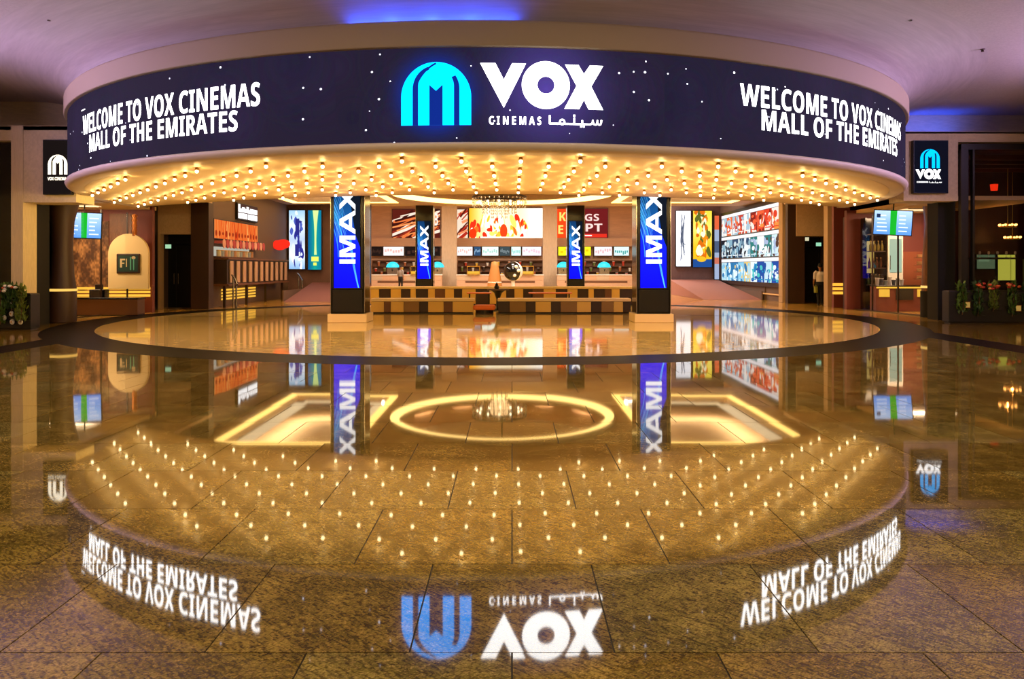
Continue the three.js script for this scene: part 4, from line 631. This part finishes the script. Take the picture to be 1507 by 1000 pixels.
{
  const w = thing('wall_front_left', 'beige sign block and pilaster beside the left end of the marquee', 'wall', [0, 0, 0], 0, null, 'structure'); const d = 20.7;
  part('sign_block', bx(PX(112, d) - PX(33, d), PY(185, d) - PY(298, d), 0.9, PX(72.5, d), (PY(185, d) + PY(298, d)) / 2, -d - 0.45), mat.plaster, w);
  part('pilaster', bx(PX(34.5, d) - PX(17, d), PY(185, d), 0.6, PX(25.7, d), PY(185, d) / 2, -d - 0.28), mat.plaster, w);
  part('header', bx(1.4, PY(185, d) - PY(207, d), 0.5, PX(17, d) - 0.7, (PY(185, d) + PY(207, d)) / 2, -d - 0.25), mat.plaster, w); part('upper_wall', bx(5, 1.1, 0.2, -13.2, 5.6, -22.6), mat.plaster, w); part('ledge', bx(3.4, 0.1, 2.2, -12.8, 5.06, -21.8), mat.plaster, w);
  part('window_frame', bx(1.4, PY(207, d), 0.1, PX(17, d) - 0.7, PY(207, d) / 2, -d - 0.3), mat.gloss, w, 'black glazed storefront'); part('portal', [bx(0.5, 3.2, 0.1, PX(50, 22.2), 1.6, -22.2), bx(0.12, 3.2, 0.8, PX(37, 21), 1.6, -21.6)], mat.matteBlack, w);
  archSign('dark sign with a cream white arch emblem beside the left end of the marquee', 65, 107, 206, 287, d - 0.08, true);
  const col = thing('curved_column', 'dark brown curved column with a gold light bar, by the mural', 'column', [PX(86, 22.4), 0, -22.6]); const cg = new THREE.LatheGeometry([[0.3, 0], [0.36, 0.02], [0.36, 0.9], [0.3, 1.3], [0.26, 2.0], [0.3, 2.8], [0.42, 3.3]].map(p => new THREE.Vector2(...p)), 32); part('shaft', cg, mat.darkBrown, col); part('gold_light_bar', new THREE.CylinderGeometry(0.372, 0.372, 0.07, 32, 1, true).translate(0, 0.9, 0), glow(0xffc860, 1.1), col);
  lightbox('wall_picture', 'dim framed menu picture inside the dark portal', 'picture', 42, 64, 370, 408, 21.9, blobs('#241c0c', ['#3c3010', '#54461c', '#181208'], 20), 0.5, 96);
}
// planters with trailing plants
const leafG = (() => { const s = new THREE.Shape(); s.moveTo(0, 0); s.quadraticCurveTo(0.035, 0.05, 0, 0.12); s.quadraticCurveTo(-0.035, 0.05, 0, 0); return new THREE.ShapeGeometry(s, 3); })();
const leafMats = [M(0x4a6a24, 0.6, { side: THREE.DoubleSide }), M(0x335420, 0.6, { side: THREE.DoubleSide }), M(0x6e8030, 0.6, { side: THREE.DoubleSide })];
const flowerG = new THREE.IcosahedronGeometry(0.05, 1);
function trailing(label, x, y, d, h, w, k, flowers, group) {
  const t = thing('trailing_plant', label, 'plant', [x, y, -d], 0, group), gs = [];
  for (let i = 0; i < 260; i++) { const g = leafG.clone(), a = rnd() * 6.283, r = w * Math.sqrt(rnd()); g.rotateX(rr(-0.6, 1.8)); g.rotateY(rnd() * 6.283); g.scale(1.3, 1.3, 1.3); g.translate(r * Math.cos(a), -h * rnd() + 0.1, r * Math.sin(a) * 0.6); gs.push(g); }
  part('foliage', gs, leafMats[k % 3], t).userData.kind = 'stuff';
  part('stem', tube([[0, 0.05, 0], [0.03, -h * 0.5, 0.02], [0, -h * 0.9, 0]], 0.012, 8, 6), mat.brown, t);
  for (const [c, n] of flowers) for (let i = 0; i < n; i++) part('flower', flowerG.clone().scale(1, 0.7, 1).translate(rr(-w, w) * 1.1, rr(-0.02, 0.14), w * rr(0.2, 0.7)), M(c, 0.7), t);
}
{
  const d = 19.9, t = thing('planter', 'long dark planter box of trailing plants before the left storefront', 'planter', [PX(8, d), 0, -d]); part('box', rbx(1.35, 0.85, 0.4, 0.02, 0, 0.45, -0.1), mat.black, t); part('soil', bx(1.28, 0.04, 0.34, 0, 0.87, -0.1), mat.darkBrown, t); part('foot', bx(1.3, 0.05, 0.34, 0, 0.025, -0.1), mat.black, t);
  const wf = [[0xe8e4e0, 4], [0xa85030, 2]];
  trailing('trailing green plant without flowers at the end of the left planter', PX(38, d), 0.95, d - 0.2, 0.85, 0.13, 2, []); trailing('trailing green plant with white and rust flowers by the left pilaster', PX(24, d), 0.95, d - 0.2, 0.55, 0.16, 1, wf, 'trailing plants by the left pilaster'); trailing('trailing green plant with white and rust flowers by the left pilaster', PX(8, d), 0.95, d - 0.2, 0.9, 0.15, 0, wf, 'trailing plants by the left pilaster'); trailing('trailing green plant with white and rust flowers by the left pilaster', PX(-8, d), 0.95, d - 0.2, 0.8, 0.14, 1, wf, 'trailing plants by the left pilaster');
  for (const [px, py] of [[17, 448], [28, 449], [17, 462], [29, 463], [18, 474], [30, 474], [6, 468]]) { const o = thing('white_flower', 'white blossom on the front of the left planter', 'flower', [PX(px, 19.75), PY(py, 19.75), -19.75], 0, 'white blossoms on the left planter'); part('blossom', flowerG.clone().scale(1.2, 1.4, 0.8), mat.white, o); part('centre', new THREE.IcosahedronGeometry(0.02, 0).translate(0, 0, 0.04), mat.brass, o); }
}

// ------------------------------------------------------------------ right side
{
  const w = thing('wall_lobby_right', 'dark mauve lobby wall carrying the big poster wall', 'wall', [0, 0, 0], 0, null, 'structure');
  part('side_wall', bx(0.2, LOBBY + 0.3, 13, XR + 0.1, (LOBBY + 0.3) / 2, -42.3), mat.taupe, w);
  part('poster_wall', bx(XR - PX(988, 47) + 0.2, HALL, 0.25, (PX(988, 47) + XR + 0.2) / 2, HALL / 2, -47.1), mat.mauve, w);
  part('corner_pier', bx(0.28, LOBBY, 0.5, PX(1155, 35.6), LOBBY / 2, -35.75), mat.beige, w);
  part('doorway_wall', [bx(PX(1185, 34.4) - PX(1160, 34.4), LOBBY, 0.3, PX(1172.5, 34.4), LOBBY / 2, -34.6)], mat.darkBrown, w); part('over_door', bx(PX(1222, 34.4) - PX(1172, 34.4), LOBBY - 2.85, 0.3, PX(1197, 34.4), 2.85 + (LOBBY - 2.85) / 2, -34.5), mat.beige, w);
  part('corridor', [bx(0.1, 2.9, 4, PX(1185, 34.4) - 0.05, 1.45, -36.6), bx(0.1, 2.9, 4, PX(1230, 34.4), 1.45, -36.6), bx(2, 2.9, 0.1, PX(1205, 34.4), 1.45, -38.6), bx(2, 0.1, 4, PX(1205, 34.4), 2.9, -36.6)], mat.taupe, w);
  part('slim_pier', bx(0.26, LOBBY, 0.4, PX(1223, 31.6), LOBBY / 2, -31.8), mat.beige, w); part('maroon_wall', bx(0.62, LOBBY, 0.2, PX(1239, 31), LOBBY / 2, -31.1), mat.maroon, w); part('red_fin', bx(0.1, 3.4, 0.5, PX(1250, 30.1), 1.7, -30.3), mat.deepRed, w);
  const dr = thing('door_2', 'black double door behind the walking person', 'door', [PX(1204, 36), 0, -36], 0, null, 'structure'); for (const s of [-1, 1]) { const l = part('leaf', rbx(0.61, 2.4, 0.05, 0.01, s * 0.31, 1.2, 0), mat.black, dr); part('handle', cy(0.015, 0.015, 0.4, s * 0.08, 1.1, 0.05, 8), mat.steel, l); } part('overpanel', rbx(1.24, 0.46, 0.05, 0.01, 0, 2.65, 0), mat.black, dr); part('threshold', bx(1.1, 0.04, 0.2, 0, 0.02, 1.3), mat.steel, dr);
  for (const [px, py, k] of [[1199, 351, 0], [1216.5, 359, 1]]) { const d = 33.6, t = thing('exit_sign', k ? 'wide pale green exit sign at the jamb above the walking person' : 'small cream sign hanging in the doorway above the walking person', 'sign', [PX(px, d), PY(py, d), -d - 0.9]); part('sign_case', bx(k ? 0.26 : 0.2, 0.2, 0.04), mat.black, t); part('lit_sign', bx(k ? 0.22 : 0.16, 0.15, 0.01, 0, 0, 0.026), glow(k ? 0xa8f0c8 : 0xf0e8c0, 0.8), t); part('hanger', cy(0.008, 0.008, 0.4, 0, 0.25, 0, 6), mat.black, t); }
}
lightbox('backlit_poster', 'tall white backlit poster with a thin dark figure', 'poster', 994, 1017, 310, 393, 46.9, (g, w, h) => { g.fillStyle = '#f4f4fa'; g.fillRect(0, 0, w, h); g.strokeStyle = '#50586c'; for (let i = 0; i < 10; i++) { g.lineWidth = rr(2, 8); g.beginPath(); g.moveTo(w * rr(0.3, 0.6), h * rr(0.02, 0.3)); g.quadraticCurveTo(w * rr(0.1, 0.6), h * 0.5, w * rr(0.3, 0.7), h * rr(0.6, 0.9)); g.stroke(); } }, 1.35, 160);
lightbox('backlit_poster', 'tall yellow and orange backlit poster with a blue foot', 'poster', 1019, 1048, 310, 394, 46.9, (g, w, h) => { artL(['#f8d840', '#fbe870', '#f4c020', '#f8b820'], ['#fff6b0', '#e88a14', '#f0d040', '#5c6424', '#fff8d0', '#d86a10'], 60)(g, w, h); g.fillStyle = '#1c4a90'; g.fillRect(0, h * 0.86, w, h * 0.14); g.fillStyle = '#e8b828'; g.beginPath(); g.ellipse(w * 0.45, h * 0.86, w * 0.25, h * 0.05, 0, 0, 7); g.fill(); }, 1.25, 160);
// wall of small posters
{
  const dAt = px => XR * FOCAL / (px - 753.5), da = 36.2, db = 46.2, L = db - da, y0 = 0.78, y1 = 4.45;
  const t = thing('poster_video_wall', 'big lit wall of three rows of small posters on the lobby side wall', 'video wall', [XR - 0.06, 0, -(da + db) / 2], -Math.PI / 2);
  part('case', bx(L + 0.5, y1 - y0 + 0.3, 0.1, 0, (y0 + y1) / 2, 0), mat.black, t);
  const atlas = canvasTex(1024, 768, (g, W, H) => {
    const pal = [[['#f4ece4', '#c83c2c', '#e86a3c', '#f8f4f0', '#a8c4d4'], ['#e04028', '#f09040', '#fbe8dc', '#882018', '#f46038']], [['#e8f0f4', '#2c4a6c', '#88b0c4', '#181c28', '#c8d8dc'], ['#d0e8ec', '#2a7c78', '#f4f8f8', '#583c34', '#a8b8d8']], [['#88c8e8', '#e4f4fc', '#e8c878', '#2c78b0', '#b8dce8'], ['#1c8cc0', '#48c0c0', '#e8f4fa', '#1c4ca0', '#c8e4f0']]];
    for (let r = 0; r < 3; r++) for (let c = 0; c < 9; c++) { const x = c / 9 * W, y = r / 3 * H, w = W / 9, h = H / 3, p = pal[r][c > 4 ? 1 : 0]; g.save(); g.beginPath(); g.rect(x, y, w, h); g.clip(); g.fillStyle = p[Math.floor(rnd() * 5)]; g.fillRect(x, y, w, h); for (let i = 0; i < 16; i++) { g.fillStyle = p[Math.floor(rnd() * 5)]; g.beginPath(); g.ellipse(x + w * rnd(), y + h * rr(0.15, 1), w * rr(0.06, 0.25), h * rr(0.04, 0.25), rr(-0.3, 0.3), 0, 7); g.fill(); } g.fillStyle = p[0]; g.fillRect(x + w * 0.1, y + h * 0.84, w * 0.8, h * 0.05); g.restore(); }
  });
  const rowH = (y1 - y0) / 3, pm = screenMat(atlas, 1.15), hm = glow(0xf4f2f6, 1.15);
  for (let r = 0; r < 3; r++) {
    const top = y1 - r * rowH; part('lit_header_strip', bx(L, 0.16, 0.02, 0, top - 0.09, 0.056), hm, t);
    for (let c = 0; c < 9; c++) { const w = L / 9, g = new THREE.PlaneGeometry(w - 0.03, rowH - 0.24); const uv = g.attributes.uv; for (let i = 0; i < uv.count; i++) uv.setXY(i, (c + uv.getX(i)) / 9, 1 - (r + 1 - uv.getY(i)) / 3); g.translate(-L / 2 + w * (c + 0.5), top - 0.19 - (rowH - 0.24) / 2, 0.058); part('lit_poster', g, pm, t); }
  }
  lightbox('backlit_poster', 'very narrow backlit panel, orange above blue, at the end of the poster wall', 'poster', 1050.5, 1058.5, 317, 412, 46.7, (g, w, h) => { g.fillStyle = '#a8b8d8'; g.fillRect(0, 0, w, h); g.fillStyle = '#f06a40'; g.fillRect(0, 0, w, h * 0.22); g.fillStyle = '#506080'; g.fillRect(0, h * 0.4, w, h * 0.18); g.fillStyle = '#d87860'; g.fillRect(0, h * 0.66, w, h * 0.1); }, 1.0, 32);
  const f = thing('floor_light_strip', 'warm light strip at the foot of the wall under the poster wall', 'light strip', [XR - 0.05, 0.3, -38.5]); part('strip', bx(0.03, 0.05, 4.2, 0, 0, 0), glow(0xffb060, 0.9), f); part('channel', bx(0.02, 0.09, 4.3, 0.026, 0, 0), mat.bronze, f);
}
// right shop
{
  const w = thing('wall_shop_right', 'maroon rear and side walls of the shop with the bottle cabinets', 'wall', [0, 0, 0], 0, null, 'structure'); const d = 29.6;
  part('rear_wall', bx(PX(1385, d) - PX(1246, d), 3.6, 0.2, PX(1315.5, d), 1.8, -d - 0.1), mat.maroon, w); part('shop_ceiling', bx(3.2, 0.12, 6, 14.1, 3.55, -26.8), mat.creamPaint, w); part('orange_panel', bx(PX(1362, d) - PX(1325, d), 1.2, 0.04, PX(1343, d), 1.5, -d + 0.02), M(0x9a5030, 0.6), w);
  const cab = thing('display_cabinet', 'dark glass-fronted bottle cabinet beside the pale green refrigerator', 'cabinet', [PX(1286, 29.3), 0, -29.3]); const cw = PX(1301, 29.3) - PX(1271, 29.3);
  part('body', [bx(cw, 3.3, 0.06, 0, 1.65, -0.2), bx(0.05, 3.3, 0.4, -cw / 2, 1.65, 0), bx(0.05, 3.3, 0.4, cw / 2, 1.65, 0)], mat.gloss, cab); for (const y of [0.9, 1.5, 2.1, 2.7]) part('shelf_board', bx(cw, 0.03, 0.36, 0, y, 0), mat.darkBrown, cab); part('lit_lamp_panel', bx(0.3, 1.15, 0.02, -0.08, 1.9, -0.15), glow(0xe8c868, 0.5), cab);
  for (let i = 0; i < 12; i++) { const y = [0.915, 1.515, 2.115][i % 3], x = PX(1286, 29.3) - cw / 2 + 0.12 + (cw - 0.24) * i / 11, b = thing('bottle', 'dark bottle on the shelves of the glass-fronted cabinet', 'bottle', [x, y, -29.2], 0, 'bottles in the display cabinet'); part('glass_body', new THREE.LatheGeometry([[0.001, 0], [0.045, 0], [0.05, 0.02], [0.05, 0.2], [0.018, 0.27], [0.018, 0.34]].map(p => new THREE.Vector2(...p)), 14), M([0x2c3418, 0x402010, 0x6a5a28][i % 3], 0.15), b); part('cap', cy(0.02, 0.02, 0.03, 0, 0.355, 0, 10), mat.brass, b); }
  const fr = thing('refrigerator', 'pale green lit refrigerator between the bottle cabinet and maroon wall', 'refrigerator', [PX(1315, 29.2), 0, -29.25]); part('body', rbx(0.55, 2.7, 0.42, 0.03, 0, 1.36, 0), mat.white, fr); part('lit_door_light', bx(0.44, 1.2, 0.01, 0, 1.95, 0.216), glow(0xc8e8c8, 0.65), fr); part('handle', cy(0.012, 0.012, 0.5, -0.2, 1.7, 0.24, 8), mat.steel, fr); part('grille', bx(0.48, 0.2, 0.02, 0, 0.15, 0.21), mat.black, fr);
  const ct = thing('shop_counter', 'dark counter with a gold lit edge before the bottle cabinet', 'counter', [PX(1326, 28.45), 0, -28.45]); const L = PX(1367, 28.45) - PX(1285, 28.45); part('body', bx(L, 0.85, 0.5, 0, 0.43, 0), mat.maroon, ct); part('top', rbx(L + 0.05, 0.05, 0.56, 0.015, 0, 0.88, 0), mat.gloss, ct); part('gold_light_edge', bx(L, 0.05, 0.02, 0, 0.83, 0.262), glow(0xffc040, 1.1), ct); for (const x of [-0.7, 0.62]) part('gold_lamp_block', bx(0.36, 0.26, 0.02, x, 0.64, 0.262), glow(0xffc040, 0.9), ct); part('dark_bay', bx(0.6, 0.4, 0.03, 0, 0.6, 0.26), mat.matteBlack, ct);
  const gl = thing('gold_light_strip', 'three gold light strips on the maroon wall beside the counter', 'light strip', [PX(1239, 30.8), 0.72, -30.98]); for (const y of [-0.16, 0, 0.16]) part('strip', bx(0.56, 0.1, 0.02, 0, y, 0), glow(0xffc040, 1.1), gl);
  for (let i = 0; i < 7; i++) { const k = thing('cup_stack', 'short stack of cups on the dark counter before the cabinet', 'cup stack', [PX(1291 + i * 6, 28.45), 0.905, -28.45], 0, 'cup stacks on the right shop counter'); const h = rr(0.12, 0.3); part('cups', new THREE.CylinderGeometry(0.07, 0.05, h, 12).translate(0, h / 2, 0), M([0xb8b0b8, 0x303848, 0x8c9098][i % 3], 0.5), k); part('lip', new THREE.TorusGeometry(0.07, 0.008, 6, 14).rotateX(Math.PI / 2).translate(0, h, 0), mat.white, k); }
  for (let i = 0; i < 4; i++) { const k = thing('plate_stack', 'stack of pale plates by the brown curved column', 'plates', [PX(1357, 28.6), 1.12 + i * 0.25, -28.7], 0, 'plate stacks by the brown curved column'); part('plates', [0, 1, 2].map(j => cy(0.14, 0.1, 0.03, 0, 0.02 + j * 0.04, 0, 18)), M(0xd8b890, 0.5), k); part('shelf_board', bx(0.34, 0.02, 0.3, 0, -0.008, 0), mat.wood, k); }
  shopTV('tilted blue hanging screen with a green stripe in front of the maroon wall', 1314, 328, 26, 1.1, 0.76, -0.3, -0.06);
  const a = [PX(1250, 30), 30], b = [PX(1364, 25.4), 25.4], len = Math.hypot(b[0] - a[0], b[1] - a[1]), ang = Math.atan2(b[1] - a[1], b[0] - a[0]);
  const wn = thing('window_2', 'tall clear shop glazing in front of the bottle cabinet', 'window', [(a[0] + b[0]) / 2, 0, -(a[1] + b[1]) / 2], ang, null, 'structure');
  for (let i = 0; i < 3; i++) part('pane', bx(len / 3 - 0.04, 3.3, 0.012, -len / 2 + len / 3 * (i + 0.5), 1.68, 0), mat.glass, wn); for (let i = 0; i < 4; i++) part('mullion', bx(0.03, 3.36, 0.05, -len / 2 + len / 3 * i, 1.68, 0), mat.darkBrown, wn); part('sill', bx(len, 0.03, 0.08, 0, 0.015, 0), mat.darkBrown, wn);
  areaLight(0xffd8ac, 30, 1.6, 1.0, [14, 3.4, -27.6], [14, 0, -28]);
  const sp1 = thing('shop_downlight', 'warm light panel in the shop ceiling over the bottle cabinet', 'ceiling light', [14, 3.49, -27.6]); part('diffuser', bx(1.6, 0.02, 1.0, 0, -0.01, 0), glow(0xffd8a0, 1.2), sp1); part('frame', [bx(1.7, 0.03, 0.05, 0, -0.015, 0.525), bx(1.7, 0.03, 0.05, 0, -0.015, -0.525)], mat.white, sp1);
}
{
  const w = thing('wall_front_right', 'beige sign block beside the right end of the marquee', 'wall', [0, 0, 0], 0, null, 'structure'); const d = 23;
  part('sign_block', bx(PX(1410, d) - PX(1330, d), 5.35 - PY(296, d), 0.9, PX(1370, d), (5.35 + PY(296, d)) / 2, -d - 0.45), mat.plaster, w);
  part('header', bx(3.6, 5.35 - PY(209, d), 0.5, PX(1410, d) + 1.8, (5.35 + PY(209, d)) / 2, -d - 0.25), mat.plaster, w); part('upper_wall', bx(6, 1.1, 0.2, 13.8, 5.6, -24.6), mat.plaster, w); part('ledge', bx(5, 0.06, 1.6, 13.6, 5.33, -23.8), mat.plaster, w);
  archSign('dark sign with a blue arch emblem over white VOX letters', 1342.5, 1394, 207, 285, d - 0.08, false);
  const bl = thing('blue_light_strip', 'blue light strip on the ledge above the right emblem sign', 'light strip', [PX(1385, 23.5), 5.36, -24.0]); part('strip', bx(1.8, 0.06, 0.06, 0, 0.06, 0), glow(0x1848ff, 3), bl); part('channel', bx(1.85, 0.03, 0.12, 0, 0.015, 0), mat.steel, bl); areaLight(0x2850ff, 24, 1.8, 0.1, [PX(1385, 23.5), 5.47, -24.0], [PX(1385, 23.5), 6.1, -24.35]);
  const col = thing('curved_column', 'brown timber column with a waisted outline and gold light bar', 'column', [PX(1379, 24.8), 0, -25]); part('shaft', new THREE.LatheGeometry([[0.34, 0], [0.34, 0.9], [0.33, 1.3], [0.31, 1.9], [0.28, 2.4], [0.24, 2.9], [0.3, 3.4]].map(p => new THREE.Vector2(...p)), 32), mat.wood, col); part('gold_light_bar', new THREE.CylinderGeometry(0.36, 0.36, 0.07, 32, 1, true).translate(0, 0.93, 0), glow(0xffd070, 1.1), col); part('dark_base', cy(0.37, 0.37, 0.8, 0, 0.4, 0, 32), mat.matteBlack, col);
  part('black_pier', [bx(0.5, PY(209, d), 0.6, PX(1407, 23), PY(209, d) / 2, -23.8)], mat.matteBlack, w);
  // restaurant window
  const rw = thing('window_3', 'tall black-framed restaurant window behind the planter of trailing plants', 'window', [0, 0, 0], 0, null, 'structure'); const x0 = PX(1414, 22.9), x1 = 16.4, top = PY(212, 22.9);
  part('pane', bx(x1 - x0, top, 0.012, (x0 + x1) / 2, top / 2, -23.0), mat.glass, rw); part('frame', [bx(0.2, top, 0.16, x0 + 0.1, top / 2, -22.95), bx(0.06, top, 0.12, x0 + 0.36, top / 2, -22.95), bx(x1 - x0, 0.16, 0.14, (x0 + x1) / 2, top - 0.08, -22.95), bx(x1 - x0, 0.1, 0.14, (x0 + x1) / 2, 0.05, -22.95)], mat.black, rw);
  const ri = thing('wall_restaurant', 'dark red interior walls and ceiling of the restaurant', 'wall', [0, 0, 0], 0, null, 'structure'); part('rear_wall', bx(4.6, 5.2, 0.2, 17.5, 2.6, -28.5), mat.deepRed, ri); part('side_wall', bx(0.12, 5.2, 5.4, 14.15, 2.6, -26.25, -0.495), mat.matteBlack, ri); part('interior_ceiling', bx(6.6, 0.1, 5.4, 16.4, 4.9, -25.9), mat.deepRed, ri); for (let i = 0; i < 4; i++) part('beam', bx(4.4, 0.14, 0.14, 15.4, 4.78, -24.2 - i * 1.0), M(0x5a2014, 0.4), ri); part('outer_side', bx(0.12, 5.2, 5.6, 19.6, 2.6, -25.7), mat.deepRed, ri);
  for (const [px, py, dd, label] of [[1483, 334, 26.2, 'brass chandelier of small flames in the restaurant, the higher of two'], [1490, 352, 27.4, 'brass chandelier of small flames in the restaurant, the lower of two']]) {
    const x = PX(px, dd), y = PY(py, dd), t = thing('restaurant_chandelier', label, 'chandelier', [x, y, -dd]); part('ring', new THREE.TorusGeometry(0.24, 0.018, 8, 28).rotateX(Math.PI / 2), mat.brass, t); part('stem', [cy(0.012, 0.012, 4.85 - y, 0, (4.85 - y) / 2, 0, 8), bx(0.48, 0.015, 0.015), bx(0.015, 0.015, 0.48)], mat.brass, t); const fm = glow(0xffa850, 6); for (let i = 0; i < 8; i++) { const a = i / 8 * 6.283; part('flame_bulb', sp(0.035, 0.24 * Math.cos(a), 0.06, 0.24 * Math.sin(a), 8, 6).scale(1, 1, 1), fm, t); } const l = new THREE.PointLight(0xff9a48, 1.2); l.position.set(x, y + 0.06, -dd); l.castShadow = true; scene.add(l);
  }
  lightbox('wall_panel_light', 'glowing yellow green panel at the back of the restaurant', 'panel', 1466, 1494, 374, 414, 28.1, (g, W, H) => { g.fillStyle = '#b4b040'; g.fillRect(0, 0, W, H); g.fillStyle = '#8c8a2c'; g.fillRect(W * 0.7, 0, W * 0.06, H); }, 0.75, 64); lightbox('wall_panel_light', 'dim green panel beside the yellow green one in the restaurant', 'panel', 1435, 1464, 374, 397, 28.1, (g, W, H) => { g.fillStyle = '#54684c'; g.fillRect(0, 0, W, H); g.fillStyle = '#6c8464'; g.fillRect(W * 0.1, H * 0.3, W * 0.6, H * 0.2); }, 0.6, 64);
  { const t = thing('red_lantern', 'small glowing red lantern high in the restaurant', 'lantern', [PX(1463, 26.5), PY(276, 26.5), -26.5]); part('lamp_shade', cy(0.12, 0.1, 0.2, 0, 0, 0, 16), glow(0xff3010, 0.8), t); part('cord', cy(0.006, 0.006, 4.85 - PY(276, 26.5), 0, (4.85 - PY(276, 26.5)) / 2, 0, 6), mat.black, t); }
  for (let i = 0; i < 5; i++) { const t = thing('wine_glass', 'small wine glass on the dark rail inside the restaurant', 'glass', [PX(1442 + i * 13, 27.5), 1.86, -27.5], 0, 'wine glasses inside the restaurant'); part('bowl', new THREE.LatheGeometry([[0.002, 0.09], [0.035, 0.12], [0.04, 0.16], [0.03, 0.21]].map(p => new THREE.Vector2(...p)), 14), M(0xe8e0d0, 0.1), t); part('foot', [cy(0.03, 0.03, 0.008, 0, 0.004, 0, 14), cy(0.005, 0.005, 0.09, 0, 0.045, 0, 6)], M(0xe8e0d0, 0.1), t); }
  { const t = thing('glass_rail', 'dark wooden rail holding wine glasses inside the restaurant', 'rail', [PX(1468, 27.5), 0, -27.5]); part('rail', bx(2.0, 0.06, 0.2, 0, 1.83, 0), mat.darkBrown, t); for (const x of [-0.9, 0.9]) part('post', bx(0.06, 1.8, 0.06, x, 0.9, 0), mat.darkBrown, t); }
  const pd = 22.2, t = thing('planter', 'long dark planter box of trailing plants before the restaurant window', 'planter', [13.15, 0, -pd]); part('box', rbx(2.7, 0.85, 0.36, 0.02, 0, 0.46, 0), mat.black, t); part('soil', bx(2.6, 0.04, 0.3, 0, 0.88, 0), mat.darkBrown, t); part('foot', bx(2.6, 0.05, 0.3, 0, 0.025, 0), mat.black, t);
  const xs = [1410, 1433, 1455, 1483, 1505]; xs.forEach((px, i) => trailing(i ? 'trailing green plant with orange and red flowers before the restaurant window' : 'trailing green plant without flowers beside the black pier of the restaurant', PX(px, pd), 0.96, pd - 0.2, [0.8, 0.85, 0.7, 0.85, 0.8][i], 0.13, i, i ? [[0xd86030, 3], [0xa82c20, 3], [0xe89858, 1]] : [], i ? 'trailing plants before the restaurant window' : null));
  for (const [px, py] of [[1424, 449], [1499, 454]]) { const k = thing('candle_lantern', 'small amber glowing lantern on the front of the right planter', 'lantern', [PX(px, 21.95), PY(py, 21.95), -21.95], 0, 'amber lanterns on the right planter'); part('lit_lamp_box', rbx(0.11, 0.14, 0.06, 0.01), glow(0xd8a850, 0.5), k); part('frame', [bx(0.13, 0.015, 0.07, 0, 0.078, 0), bx(0.13, 0.015, 0.07, 0, -0.078, 0)], mat.bronze, k); }
}
scene.traverse(o => { if (o.isMesh) { o.castShadow = true; o.receiveShadow = true; } });
renderer.render(scene, camera);
